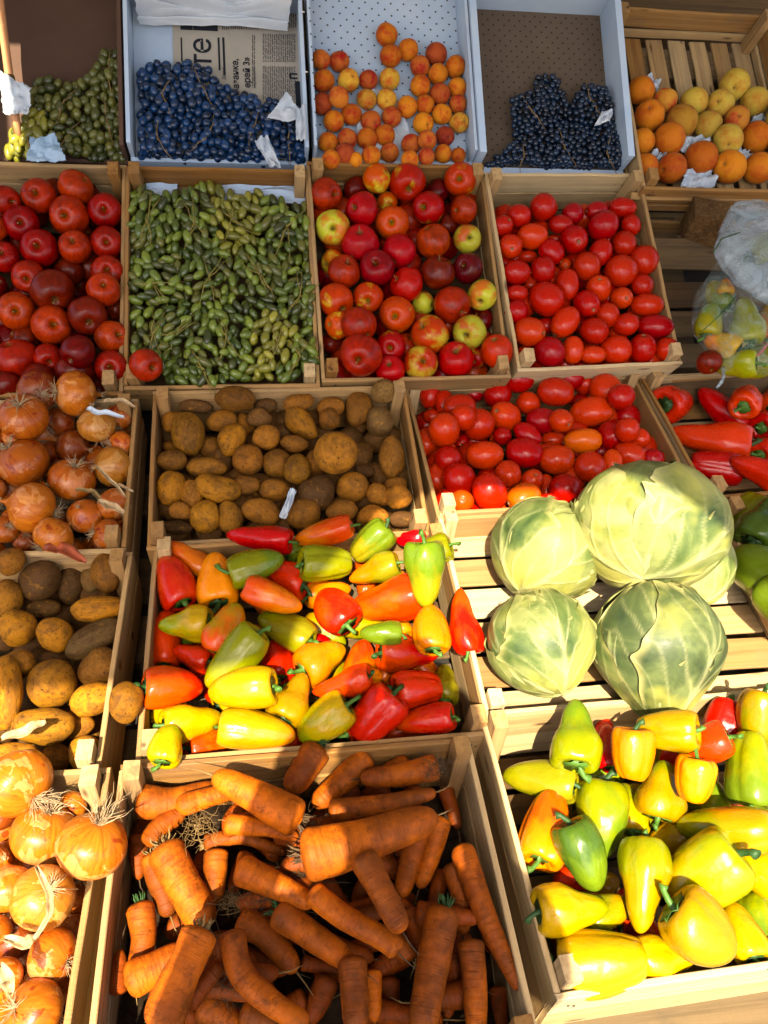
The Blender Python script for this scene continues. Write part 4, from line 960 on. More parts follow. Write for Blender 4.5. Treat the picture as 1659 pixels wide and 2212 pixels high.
# ---------------- potatoes
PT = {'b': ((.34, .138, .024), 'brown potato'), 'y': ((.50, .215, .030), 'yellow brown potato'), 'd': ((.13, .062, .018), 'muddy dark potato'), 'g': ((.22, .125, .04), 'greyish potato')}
def pots(key, fr, data, w0, g):
    for t in data:
        x, y, a, b = t[:4]; ang = t[4]; c = t[5] if len(t) > 5 else 'b'; X, Y = cv(fr, x, y); k = 1. if fr == '1' else .5
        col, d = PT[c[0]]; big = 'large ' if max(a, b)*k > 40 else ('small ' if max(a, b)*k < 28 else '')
        ellipsoid(key, 'potato', POTS, X, Y, a*k, b*k, ang, w0-(.03 if 'l' in c[1:] else 0)+(.05 if 'u' in c[1:] else 0), big+d, 'potato', g, None, tuple(q*k_*rnd.uniform(.97, 1.03) for q, k_ in zip(col, [rnd.uniform(.8, 1.15)]*3)), None, .6, .84, rnd.uniform(.85, 1))
G9 = 'potatoes in the central potato crate'; G10 = 'potatoes in the crate below the onions'
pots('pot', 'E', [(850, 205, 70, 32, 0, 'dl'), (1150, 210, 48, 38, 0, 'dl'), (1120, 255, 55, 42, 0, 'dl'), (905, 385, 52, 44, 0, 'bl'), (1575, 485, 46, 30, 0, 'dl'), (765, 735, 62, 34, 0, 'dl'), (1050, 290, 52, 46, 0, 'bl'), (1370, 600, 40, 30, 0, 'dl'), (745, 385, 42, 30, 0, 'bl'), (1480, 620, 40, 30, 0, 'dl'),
 (745, 270, 42, 48, 0), (808, 325, 70, 92, 0, 'y'), (955, 265, 64, 50, 0), (998, 348, 76, 56, 62, 'y'), (1285, 190, 66, 48, 10), (1305, 285, 80, 58, -42, 'y'), (1148, 342, 59, 54, 20), (1430, 215, 60, 46, 0), (1425, 265, 52, 46, 0), (1555, 225, 62, 72, 0), (1640, 270, 62, 64, 0, 'g'), (1018, 176, 88, 56, -8, 'b'), (1655, 142, 50, 52, 0, 'g'),
 (740, 440, 60, 52, 10), (895, 470, 80, 56, 0), (1065, 437, 72, 70, 0), (1190, 455, 62, 62, 40), (1272, 372, 62, 42, -8), (1370, 442, 58, 57, 0), (1450, 400, 98, 95, 0, 'b'), (1275, 485, 60, 68, 0, 'y'), (1690, 430, 62, 84, 0), (740, 562, 62, 75, 0, 'y'), (830, 597, 54, 64, 0), (1065, 545, 56, 45, 0), (945, 565, 98, 65, -20, 'y'), (1180, 570, 65, 56, 0),
 (1380, 580, 78, 80, 0, 'd'), (1530, 555, 72, 68, 0), (785, 655, 50, 40, 0), (888, 690, 66, 66, 0, 'y'), (998, 680, 58, 68, 0, 'y'), (1125, 655, 82, 60, -22), (1310, 675, 72, 66, 0), (1475, 655, 68, 48, 0), (1640, 592, 48, 52, 0), (1610, 680, 68, 48, 0), (1710, 545, 48, 34, 0), (1735, 690, 62, 36, 0, 'd'), (1725, 600, 60, 55, 0)], -.03, G9)
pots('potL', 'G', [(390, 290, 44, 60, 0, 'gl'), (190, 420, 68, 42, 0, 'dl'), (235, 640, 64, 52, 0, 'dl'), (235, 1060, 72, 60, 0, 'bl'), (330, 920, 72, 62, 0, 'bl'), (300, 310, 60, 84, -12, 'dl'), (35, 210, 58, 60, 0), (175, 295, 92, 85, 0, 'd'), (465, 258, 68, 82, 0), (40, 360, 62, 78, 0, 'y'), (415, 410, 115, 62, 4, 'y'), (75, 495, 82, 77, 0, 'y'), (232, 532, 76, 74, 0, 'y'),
 (395, 545, 126, 70, 28, 'g'), (85, 665, 66, 75, 0), (425, 670, 80, 84, 0), (215, 745, 102, 100, 0, 'y'), (18, 780, 72, 158, 0, 'y'), (400, 815, 92, 74, 15, 'y'), (195, 935, 126, 88, -4, 'y'), (372, 1040, 72, 72, 0, 'y'), (60, 1045, 86, 54, 5, 'y'), (540, 818, 88, 72, 70, 'yu'), (20, 560, 40, 40, 0, 'dl')], -.03, G10)
for key, g, w_, rp in (('pot', G9, -.075, 29), ('potL', G10, -.085, 36)):
    def mk(p, r, px, py, key=key, g=g):
        o = link('potato', rnd.choice(POTS), None, None, orient(hidden_axis(), 0, p, (r, r*.9, r*1.15))); o.color = (*PT['d'][0], 1); item(key, o, 'half hidden potato', 'potato', g, p, r)  # buried potatoes coloured dark to deepen the shade between the upper ones
    fill(key, w_, rp, mk)

# ---------------- peppers
KC = {'r': (.56, .011, .007), 'o': (.70, .17, .012), 'y': (.44, .24, .006), 'g': (.13, .19, .014), 'l': (.23, .235, .010), 'v': (.26, .22, .015), 'k': (.62, .06, .010), 'd': (.055, .10, .012)}
KN = {'r': 'red', 'o': 'orange', 'y': 'yellow', 'g': 'green', 'l': 'yellow green', 'v': 'olive green', 'k': 'orange red', 'd': 'dark green'}
def pepper(key, px, py, L, W, ang, cc, form, w0, g, low=False, mixk=.65, lean=-.28, stem=None, desc='', up=.11, name=None, tol=.84):
    """ang: picture direction of the tip"""
    L *= 1.11 if key != 'yel' else 1.0; W *= 1.14 if key != 'yel' else 1.03
    P = CR[key][1]; w_ = w0-(.035 if low else 0); p0 = P.hit(px, py, w_)
    ax, ln = ell_axis(key, p0, px, py, ang, mixk); z0 = proj(p0)[2]
    Lw = L*ln/40; Ww = W*z0/FOC; Lw = min(Lw, Ww*2.7)
    ax = (ax+(CAM-p0).normalized()*lean).normalized()
    def sf(q): return [(q+ax*Lw*k, Ww*rr) for k, rr in ((-.28, .44), (-.05, .46), (.18, .38), (.36, .22))]
    pos = settle(key, px, py, w_, sf, tol, r=Ww*.5, maxup=up); k = proj(pos)[2]/z0; Lw *= k; Ww *= k
    o = link('bell_pepper' if form == 'b' else 'pepper', PEPS[form+str(rnd.randrange(4 if form == 'c' else 3))], None, None, orient(-ax, rnd.uniform(0, 6.28), pos, (Ww*.98, Ww*.94, Lw)))
    if stem is not None and lean == 0: pass
    j = rnd.uniform(.9, 1.1); o.color = (*[q*j for q in KC[cc[0]]], 1); o['second_colour'] = tuple(q*j for q in KC[cc[1]])
    s_ = link('stem', PSTEM[form][-1] if rnd.random() < .3 else rnd.choice(PSTEM[form][:-1]), o)
    s_.scale = (1, 1, min(1.4, Ww/Lw*1.25))
    s_.location.z = (.41 if form == 'c' else .37)*(1-s_.scale.z)
    d = (f"{KN[cc[0]]} " if cc[0] == cc[1] else f"{KN[cc[0]]} and {KN[cc[1]]} ")+('bell pepper' if form == 'b' else 'pepper')
    item(key, o, desc or d, 'pepper', g, pos, Ww*.5); return o
G11 = 'mixed peppers heaped in the middle pepper crate'; G12 = 'mostly yellow peppers in the sunlit pepper crate'
def peps(key, rows, w0, g, **kw):
    for (fr, x, y, L, W, ang, cc, form, *z) in rows:
        X, Y = cv(fr, x, y); k = 1. if fr == '1' else .5
        f = z[0] if z else ''; le = z[1] if len(z) > 1 else (-.3 if rnd.random() < .75 else .05)
        pepper(key, X, Y, L*k, W*k, ang, cc, form, w0+(.04 if 'u' in f else 0), g, 'l' in f, lean=le, **kw)
peps('pep', [('G', 1300, 165, 120, 95, 20, 'gg', 'c', 'l'), ('G', 1420, 350, 190, 110, 10, 'oo', 'c', 'l'), ('G', 715, 540, 250, 140, 85, 'rr', 'c', 'l'), ('G', 830, 620, 160, 115, 160, 'rr', 'c', 'l'), ('G', 1200, 640, 170, 135, 95, 'rr', 'b', 'l'), ('G', 1560, 650, 190, 140, 80, 'ok', 'c', 'l'), ('1', 960, 1475, 80, 62, 90, 'vv', 'c', 'l'), ('1', 790, 1470, 70, 60, 20, 'oo', 'c', 'l'),
 ('G', 720, 870, 150, 120, 200, 'yy', 'c', 'l'), ('G', 925, 1000, 220, 130, 12, 'ko', 'c', 'l'), ('1', 885, 1165, 60, 42, 180, 'rr', 'c', 'l'), ('G', 1010, 800, 160, 120, 30, 'yl', 'c', 'l'), ('G', 1340, 560, 160, 110, 0, 'rr', 'c', 'l'), ('G', 920, 480, 140, 120, 60, 'kk', 'c', 'l'),
 ('G', 820, 200, 215, 112, 145, 'ok', 'c'), ('G', 750, 290, 225, 155, 112, 'rk', 'c'), ('G', 935, 290, 225, 172, 95, 'oo', 'c'), ('G', 1115, 112, 268, 118, 173, 'rr', 'c'), ('G', 1395, 92, 240, 108, 195, 'ko', 'c'), ('G', 1600, 130, 175, 135, 220, 'gv', 'b'), ('G', 1110, 230, 222, 145, 18, 'lg', 'c'), ('G', 1240, 290, 165, 150, 160, 'rr', 'b'),
 ('G', 1410, 218, 205, 150, 0, 'll', 'b', 'z'), ('G', 1615, 255, 205, 128, 200, 'vo', 'c'), ('G', 1180, 370, 240, 132, -22, 'ko', 'c'), ('G', 1440, 420, 190, 165, 130, 'rk', 'c'), ('1', 836, 1300, 148, 92, 192, 'rk', 'c'), ('G', 800, 485, 215, 150, 184, 'yl', 'c'), ('G', 985, 500, 210, 180, 70, 'kv', 'c'), ('G', 1235, 505, 245, 140, 155, 'vl', 'c'),
 ('1', 885, 1410, 124, 80, 0, 'kr', 'c'), ('1', 930, 1355, 100, 72, 95, 'oo', 'c'), ('1', 822, 1368, 82, 52, 180, 'gg', 'c'), ('G', 1395, 630, 215, 172, 30, 'oy', 'c'), ('G', 1010, 640, 300, 175, 228, 'll', 'c'), ('G', 1475, 750, 245, 118, 197, 'rr', 'c'), ('G', 750, 755, 240, 165, 0, 'kr', 'c'), ('1', 902, 1487, 98, 78, 5, 'rr', 'b'),
 ('G', 1270, 805, 225, 165, 65, 'yy', 'c'), ('G', 1040, 765, 275, 180, 186, 'yy', 'c'), ('G', 835, 905, 245, 160, 8, 'yy', 'c'), ('1', 810, 1546, 112, 96, 230, 'rr', 'b'), ('1', 918, 1556, 118, 66, 190, 'rk', 'c'), ('G', 1395, 905, 240, 180, 215, 'yl', 'c'), ('G', 720, 1000, 170, 135, 75, 'yl', 'c'), ('G', 1115, 945, 300, 168, -8, 'yo', 'c'),
 ('1', 940, 1188, 62, 62, 200, 'll', 'b'), ('1', 920, 1242, 125, 84, 272, 'gv', 'c'), ('1', 1000, 1340, 128, 66, 100, 'rk', 'c', 'u')], -.012, G11)
peps('yel', [('1', 1305, 1600, 105, 66, 90, 'rr', 'c', 'l'), ('1', 1355, 1745, 120, 85, 100, 'yl', 'c', 'l'), ('1', 1235, 1895, 90, 70, 200, 'rr', 'c', 'l'), ('1', 1342, 1960, 90, 60, 80, 'rr', 'c', 'l'), ('1', 1310, 1970, 110, 90, 20, 'ly', 'c', 'l'), ('1', 1635, 1840, 110, 70, 170, 'rr', 'c', 'l'), ('1', 1450, 1820, 110, 90, 200, 'yy', 'c', 'l'), ('1', 1540, 1730, 90, 80, 90, 'lg', 'c', 'l'),
 ('1', 1316, 1612, 105, 62, 95, 'rr', 'c'), ('1', 1470, 1632, 100, 66, 190, 'rr', 'c'), ('1', 1520, 1612, 115, 88, 200, 'rr', 'c'), ('1', 1565, 1572, 110, 95, 250, 'rr', 'b'), ('1', 1440, 1580, 135, 95, 178, 'yy', 'b'), ('1', 1638, 1555, 120, 95, 260, 'yl', 'b'), ('1', 1165, 1682, 165, 92, 172, 'vl', 'c'), ('1', 1246, 1585, 160, 114, 90, 'lg', 'c', 'u'), ('1', 1368, 1630, 112, 94, 268, 'oo', 'b'), ('1', 1622, 1660, 160, 105, 90, 'gl', 'b'),
 ('1', 1500, 1685, 95, 90, 262, 'oo', 'b'), ('1', 1180, 1790, 165, 110, 78, 'ok', 'b'), ('1', 1300, 1770, 165, 125, 268, 'lg', 'c'), ('1', 1430, 1705, 125, 108, 82, 'yl', 'c'), ('1', 1262, 1850, 165, 112, 292, 'dg', 'c'), ('1', 1560, 1790, 210, 102, 176, 'yl', 'c'), ('1', 1635, 1880, 150, 105, 160, 'yy', 'c'), ('1', 1522, 1890, 175, 150, 215, 'ly', 'b'),
 ('1', 1390, 1912, 205, 116, 265, 'ly', 'c'), ('1', 1240, 1965, 170, 108, 2, 'yl', 'c'), ('1', 1600, 2010, 150, 92, 115, 'yy', 'c'), ('1', 1515, 2015, 180, 142, -42, 'yy', 'c'), ('1', 1445, 2068, 155, 100, 12, 'yy', 'c'), ('1', 1303, 2078, 190, 136, 5, 'yy', 'b')], -.018, G12)
G13 = 'red peppers in the red pepper crate'
peps('red', [('F', 1400, 350, 330, 165, 170, 'rr', 'c', '', 0), ('F', 1250, 195, 190, 150, 15, 'rr', 'b', '', -2.2), ('F', 1455, 215, 230, 115, 140, 'rr', 'c', '', .1), ('F', 1565, 182, 150, 125, 60, 'rr', 'b', '', -1.8), ('F', 1430, 465, 210, 140, 170, 'rr', 'b', '', .2), ('F', 1640, 490, 280, 145, 160, 'rr', 'c', '', 0), ('F', 1660, 285, 150, 120, 30, 'rr', 'b', '', -1.4), ('F', 1650, 400, 140, 120, 30, 'rr', 'b', '', -1.4), ('F', 1700, 180, 150, 120, 60, 'rr', 'b', '', -.9)], -.03, G13)
G14 = 'green peppers beside the cabbages'
peps('grn', [('1', 1612, 1142, 128, 98, 232, 'lg', 'b'), ('1', 1655, 1125, 120, 90, 60, 'dd', 'c'), ('1', 1645, 1232, 135, 110, 150, 'gg', 'b'), ('1', 1700, 1300, 135, 110, 150, 'gg', 'b')], -.03, G14)
for key, g, w_, rp, cs in (('pep', G11, -.07, 46, ('rr', 'ok', 'gg', 'kk', 'yl')), ('yel', G12, -.08, 55, ('rr', 'yl', 'yy', 'lg'))):
    def mk(p, r, px, py, key=key, g=g, cs=cs):
        cc = rnd.choice(cs); a = rnd.uniform(0, 2*PI); P = CR[key][1]; ax = P.M.to_3x3() @ Vector((math.cos(a), math.sin(a), rnd.uniform(-.2, .2)))
        o = link('pepper', PEPS['c%d' % rnd.randrange(4)], None, None, orient(ax, rnd.uniform(0, 6), p, (r*1.6, r*1.5, r*2.3))); o.color = (*KC[cc[0]], 1); o['second_colour'] = KC[cc[1]]
        link('stem', PSTEM['c'][0], o); item(key, o, f'half hidden {KN[cc[0]]} pepper', 'pepper', g, p, r)
    fill(key, w_, rp, mk, skip=.55, sp=2.1, margin=1.7)

# ---------------- carrots
G15 = 'soil covered carrots heaped in the carrot crate'
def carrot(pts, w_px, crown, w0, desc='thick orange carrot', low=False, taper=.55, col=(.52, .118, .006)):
    """pts: picture points from the crown end to the tip"""
    key = 'car'; P = CR[key][1]; cx, cy = pts[len(pts)//2] if len(pts) > 2 else ((pts[0][0]+pts[1][0])/2, (pts[0][1]+pts[1][1])/2)
    wz = w0-(.035 if low else 0); p0 = P.hit(cx, cy, wz); n = (P.n*.45+(CAM-p0).normalized()*.55).normalized()
    W3 = []
    for (x, y) in pts:
        d = ray(x, y); W3.append(CAM+d*(n.dot(p0-CAM)/n.dot(d)))
    rel = [q-p0 for q in W3]; z0 = proj(p0)[2]; R_ = w_px/2*z0/FOC
    # resample smooth path
    N = 26; f = []; seg = [(rel[i+1]-rel[i]).length for i in range(len(rel)-1)]; tot = sum(seg)
    def cr(t):
        m_ = len(rel)-1; x = t*m_; i = min(int(x), m_-1); u = x-i
        a, b, c, d_ = rel[max(i-1, 0)], rel[i], rel[i+1], rel[min(i+2, m_)]
        return .5*((2*b)+(-a+c)*u+(2*a-5*b+4*c-d_)*u*u+(-a+3*b-3*c+d_)*u**3)
    tt = [.5-.5*math.cos(PI*i/(N-1)) for i in range(N)]; path = [cr(t) for t in tt]; k1 = min(.3, .75*R_/tot); k2 = min(.4, 1.1*R_/tot)
    def rr(t):
        s = math.sqrt(max(.05, 1-max(0, 1-t/k1)**2))
        e = math.sqrt(max(0, 1-max(0, (t-1+k2)/k2)**2))
        return R_*s*max(e, .10)*(1-(1-taper*.88)*t**1.2)
    rad = [rr(t) for t in tt]
    def sf(q): return [(q+path[k], rad[k]*.92) for k in (4, 8, 12, 15, 18, 21)]
    pos = settle(key, cx, cy, wz, sf, .82, r=R_, maxup=.13); k = proj(pos)[2]/z0
    sd_ = rnd.random()*50; NS = 18; V = []; F = []
    for i, c in enumerate(path):
        c = c*k; tg = (path[min(i+1, N-1)]-path[max(i-1, 0)]).normalized(); a = tg.cross(n).normalized(); b = tg.cross(a)
        for j in range(NS):
            q = 2*PI*j/NS; nz = 1+.05*sn(math.cos(q)*1.5, math.sin(q)*1.5, tt[i]*8, sd_)+.022*sn(math.cos(q)*4, math.sin(q)*4, tt[i]*28, sd_+2); V.append(c+(a*math.cos(q)+b*math.sin(q))*rad[i]*k*nz)
    for i in range(N-1):
        for j in range(NS): F.append((i*NS+j, i*NS+(j+1) % NS, (i+1)*NS+(j+1) % NS, (i+1)*NS+j))
    V.append(path[0]*k-(path[1]-path[0]).normalized()*R_*.04); V.append(path[-1]*k+(path[-1]-path[-2]).normalized()*R_*.10)
    for j in range(NS): F.append((len(V)-2, (j+1) % NS, j)); F.append((len(V)-1, (N-1)*NS+j, (N-1)*NS+(j+1) % NS))
    # mesh z axis follows the carrot so the growth rings run across it
    D0 = (path[-1]-path[0]).normalized(); q = Vector((0, 0, 1)).rotation_difference(D0).to_matrix().to_4x4(); qi = q.inverted()
    o = link('carrot', mesh_np('carrot', [qi @ v for v in V], F, True, CARROT), None, None, Matrix.Translation(pos) @ q)
    j = rnd.uniform(.85, 1.12); o.color = (*[c*j for c in col], 1)
    hd = qi @ (path[0]*k); dr = (qi.to_3x3() @ (path[0]-path[2])).normalized(); qq = Vector((0, 0, -1)).rotation_difference(dr).to_matrix().to_4x4(); qq.translation = hd
    if crown: link('leaf_stubs', CROWN_ROOTS[crown-1], o, None, qq @ Matrix.Scale(min(1.3, R_/.02), 4))
    tp = qi @ (path[-1]*k); td = (qi.to_3x3() @ (path[-1]-path[-3])).normalized(); l_ = rnd.uniform(.02, .05)
    s1 = Vector((rnd.uniform(-1, 1), rnd.uniform(-1, 1), rnd.uniform(-.3, .3)))*.012
    link('root_tail', mesh_np('root_tail', *tube_geo([tp-td*.004, tp+td*l_*.4+s1*.3, tp+td*l_*.8+s1], [rad[-1]*.5+.0008, .0009, .0003], 5), True, ROOT_DARK if rnd.random() < .5 else STALK), o)
    item(key, o, desc, 'carrot', G15, pos, R_); return o
def cI(*p): return [cv('I', *q) for q in p]
def cJ(*p): return [cv('J', *q) for q in p]
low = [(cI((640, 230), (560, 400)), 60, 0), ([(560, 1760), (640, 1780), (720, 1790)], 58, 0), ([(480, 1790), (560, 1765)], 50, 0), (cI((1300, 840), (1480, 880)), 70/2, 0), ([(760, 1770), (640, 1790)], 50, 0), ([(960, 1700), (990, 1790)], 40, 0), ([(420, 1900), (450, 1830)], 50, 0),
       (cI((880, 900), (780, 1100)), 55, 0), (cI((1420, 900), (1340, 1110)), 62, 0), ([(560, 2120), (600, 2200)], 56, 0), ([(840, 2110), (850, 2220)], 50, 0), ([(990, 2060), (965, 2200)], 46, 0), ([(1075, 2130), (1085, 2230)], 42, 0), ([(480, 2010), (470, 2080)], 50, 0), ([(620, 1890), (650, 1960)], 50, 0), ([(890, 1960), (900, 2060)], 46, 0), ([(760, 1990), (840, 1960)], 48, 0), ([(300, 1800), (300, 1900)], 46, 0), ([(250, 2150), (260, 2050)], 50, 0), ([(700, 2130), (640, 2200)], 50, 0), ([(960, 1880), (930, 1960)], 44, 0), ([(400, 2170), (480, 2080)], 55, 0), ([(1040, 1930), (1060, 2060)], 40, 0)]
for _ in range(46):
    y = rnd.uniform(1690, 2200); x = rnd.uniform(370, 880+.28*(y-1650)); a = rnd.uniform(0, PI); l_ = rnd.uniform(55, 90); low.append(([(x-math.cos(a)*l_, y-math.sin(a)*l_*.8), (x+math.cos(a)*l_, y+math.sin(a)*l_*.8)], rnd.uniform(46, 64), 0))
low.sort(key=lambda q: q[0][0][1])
for pts, w_, c in low: carrot(pts, w_, c, -.05, 'half buried shade-darkened carrot', True, col=(.34, .065, .006))  # lower carrots get a darker colour in place of shade
for pts, w_, c, tpr, dsc in [
 (cI((590, 140), (740, 150), (950, 90)), 74, 0, .75, 'bent carrot'), (cI((640, 340), (700, 250), (800, 190)), 56, 0, .7, 'short carrot'), (cI((760, 170), (960, 110), (1010, 100)), 48, 0, .7, 'thin carrot'),
 (cJ((120, 0), (-10, 40)), 70, 0, .8, 'short carrot'), ([(948, 1655), (870, 1672), (778, 1682)], 58, 1, .7, 'soil covered carrot'), ([(710, 1752), (820, 1737), (942, 1712)], 50, 0, .6, 'slim dark carrot'), ([(797, 1632), (735, 1690), (678, 1742)], 64, 0, .75, 'blunt carrot'), ([(690, 1610), (655, 1665), (622, 1712)], 74, 3, .75, 'upright stubby carrot'),
 (cI((650, 370), (690, 500), (735, 640)), 56, 2, .85, 'slim sunlit carrot'), (cI((600, 580), (620, 730), (590, 900)), 62, 3, .8, 'sunlit carrot'),
 (cI((850, 700), (740, 1150)), 74, 0, .6, 'sunlit carrot'), (cI((880, 330), (1040, 300), (1240, 370)), 40, 2, .5, 'thin arched carrot'), (cI((970, 240), (1140, 260), (1290, 300)), 46, 0, .5, 'slender dark carrot'),
 ([(650, 1852), (770, 1822), (945, 1762)], 118, 1, .62, 'very thick carrot'), (cI((1300, 230), (1120, 130), (920, 30)), 88, 1, .62, 'thick half sunlit carrot'), (cI((700, 330), (790, 500), (900, 690)), 84, 2, .95, 'long thick sunlit carrot'), (cI((935, 350), (930, 450), (925, 590)), 58, 0, .8, 'stubby carrot'),
 (cI((1020, 430), (1200, 510), (1360, 590)), 70, 0, .6, 'carrot'), (cJ((330, 330), (430, 620), (520, 820), (590, 960)), 62, 0, .5, 'long curved carrot'), (cJ((290, 410), (330, 560), (340, 720)), 50, 0, .8, 'short dark carrot'), (cJ((240, 210), (210, 350), (150, 520)), 56, 0, .6, 'dark carrot'),
 (cI((1190, 610), (1340, 720), (1530, 850)), 72, 3, .7, 'carrot'), (cI((1030, 650), (1150, 720), (1280, 880)), 68, 0, .75, 'bent carrot'), (cI((1340, 530), (1480, 640), (1659, 740), (1720, 800)), 56, 0, .9, 'long carrot'), (cJ((160, 210), (120, 380), (70, 560)), 62, 0, .6, 'carrot'), (cI((1560, 370), (1659, 550), (1740, 710)), 66, 0, .8, 'carrot'),
 (cI((1000, 700), (1040, 880), (1180, 1020), (1330, 1110)), 62, 0, .8, 'long curved carrot'), (cJ((260, 600), (210, 850), (160, 1150)), 80, 3, .9, 'large carrot'), (cJ((370, 740), (390, 920), (400, 1160)), 62, 0, .8, 'carrot'), (cI((1520, 810), (1530, 960), (1540, 1150)), 66, 0, .9, 'tapering carrot'), (cI((1610, 870), (1620, 1100)), 44, 0, .6, 'forked carrot'),
 (cJ((0, 720), (100, 800), (120, 830)), 50, 0, .8, 'short carrot'), (cI((860, 1020), (940, 1060), (1040, 1120)), 72, 0, .9, 'carrot'), (cI((1040, 1050), (1200, 1110)), 56, 0, .8, 'carrot'),
 (cI((540, 930), (680, 860), (820, 790)), 78, 0, .8, 'sunlit carrot'), (cI((870, 690), (800, 860), (660, 1130)), 82, 2, 1.1, 'large sunlit carrot')]:
    tw = dsc.split(); carrot(pts, w_, c, -.03, dsc if 'orange' in dsc else ' '.join(tw[:-1]+['orange', tw[-1]]), False, tpr)
for (x, y, s_, k) in [(430, 1785, 1.5, 1), (660, 1790, 1.2, 0), (940, 1660, 1.3, 0), (560, 1935, 1.2, 0), (640, 1880, 1.0, 0), (465, 2110, 1.3, 0), (500, 1945, .9, 1), (480, 2140, 1.2, 0)]:
    p = CR['car'][1].hit(x, y, .004 if s_ < 1.3 else .018); o = link('root_tuft', ROOT_MAT_TUFT[k], None, None, Matrix.Translation(p) @ Matrix.Rotation(rnd.uniform(0, 6), 4, 'Z') @ Matrix.Scale(s_*.7, 4))
    o['_d'] = 'tangled tuft of fine dry roots'; tag(o, None, 'root tuft', 'tufts of roots among the carrots'); ITEMS['car'].append((o, p, .01))

# ---------------- cabbages
def cabbage(px, py, rpx, w, base, mats, seed, desc, sx=1., sy=1., tp=.1):
    P = CR['cab'][1]; pos = P.hit(px, py, w); R_ = rpx*proj(pos)[2]/FOC; r = random.Random(seed)
    ax = axis_from_stem(pos, rpx, base[0]-px, base[1]-py)       # towards the cut base of the head
    q = Vector((0, 0, -1)).rotation_difference(ax)
    M = Matrix.Translation(pos) @ q.to_matrix().to_4x4() @ Matrix.Rotation(r.uniform(0, 6.28), 4, 'Z')
    V, F = revolve(lambda t, p: .955*math.sin(PI*t)*sx, lambda t, p: .955*math.cos(PI*t)*sy, 16, 24)
    V = [Vector((v[0]*(1-tp*max(0, -v[2])**1.5), v[1]*(1-tp*max(0, -v[2])**1.5), v[2]))*R_ for v in V]
    o = link('cabbage', mesh_np('cabbage', V, F, True, mats[0]), None, None, M)
    tag(o, desc, 'cabbage', 'large cabbages lying in the slatted crate')
    NL = 7
    for li in range(NL):
        az = li*2.4+r.uniform(-.3, .3); A = D(r.uniform(125, 165)); B = D(r.uniform(58, 78)); lay = 1+.011*li
        ns_, nt2 = 64, 64; V = []; vein = []; edge = []
        torn = [(r.uniform(.35, .95), r.choice((-1, 1)), r.uniform(.05, .14)) for _ in range(3)]
        for i in range(ns_):
            s = i/(ns_-1)
            for j in range(nt2):
                t = -1+2*j/(nt2-1)
                wdt = B*(max(0.03, math.sin(PI*min(1, .06+.90*s**.75)))**.55)*(1+.05*math.sin(9*s+seed+li)+.03*math.sin(23*s+li))
                for (ts, sg, am) in torn:
                    if t*sg > 0: wdt *= 1-am*math.exp(-((s-ts)/.035)**2)
                tipw = 1+.05*math.sin(5*t+li)+.025*math.sin(17*t+seed)
                al = s*A*tipw; be = t*wdt
                d = Vector((math.sin(al)*math.cos(be), math.sin(be), -math.cos(al)*math.cos(be)))
                d = Matrix.Rotation(az, 3, 'Z') @ d
                mid = math.exp(-(t/(.055*(1.15-s)+.008))**2)*(1-s*.8)
                qv = s*4.2-abs(t)**.8*2.4+.25*sn(s*5, t*4, li, seed); side = math.exp(-((qv-round(qv))/.07)**2)*(1-abs(t)*.75)*(1-s*.35)
                fine = 0
                ed_ = max(0, (abs(t)-.86)/.14, (s-.93)/.07)
                h = lay+.020*mid+.0085*side+.003*fine+.018*ed_**2*(1.2+math.sin(s*26+t*12+seed))+.030*sn(d.x*2.6, d.y*2.6, d.z*2.6, seed+li)+.007*sn(d.x*8, d.y*8, d.z*8, li)
                h -= .03*math.exp(-(s/.12)**2)
                kz = 1-tp*max(0, -d.z)**1.5; V.append(Vector((d.x*sx*kz, d.y*sx*kz, d.z*sy*(1+.35*tp*max(0, -d.z))))*h*R_); vein.append(min(1, mid+side*.8+fine)); edge.append(min(1, ed_))
        me = mesh_np('leaf', V, grid_faces(ns_, nt2), True, mats[li % len(mats)])
        for nm, arr in (('vein', vein), ('edge', edge)):
            at = me.attributes.new(nm, 'FLOAT', 'POINT'); at.data.foreach_set('value', arr)
        link('leaf', me, o)
    V, F = tube_geo([(0, 0, -.93*sy*R_), (0, 0, -1.05*sy*R_)], [.13*R_, .11*R_], 14); link('cut_stump', mesh_np('cut_stump', V, F, False, HUSK), o)
    return o
cabbage(1180, 1190, 114, .045, (1120, 1272), [CAB_GREEN, CAB_PALE], 3, 'pale cabbage with long veins, nearest the heaped mixed pepper crate', 1., .95)
cabbage(1490, 1218, 88, .03, (1500, 1290), [CAB_PALE], 5, 'small pale green cabbage mostly hidden behind the biggest cabbage')
cabbage(1168, 1387, 112, .045, (1205, 1478), [CAB_GREEN, CAB_GREEN, CAB_PALE], 11, 'round green cabbage with fine veins, closest to the loose red pepper', 1., .97, .2)
cabbage(1417, 1398, 129, .055, (1425, 1525), [CAB_DARK, CAB_DARK, CAB_GREEN], 17, 'grey shade-toned cabbage with a split leaf, above the yellow peppers', 1.02, 1.06, .42)
cabbage(1402, 1140, 155, .125, (1385, 1262), [CAB_PALE, CAB_PALE, CAB_GREEN], 23, 'biggest pale cabbage resting on top of the others with torn leaves', 1.02, .82)

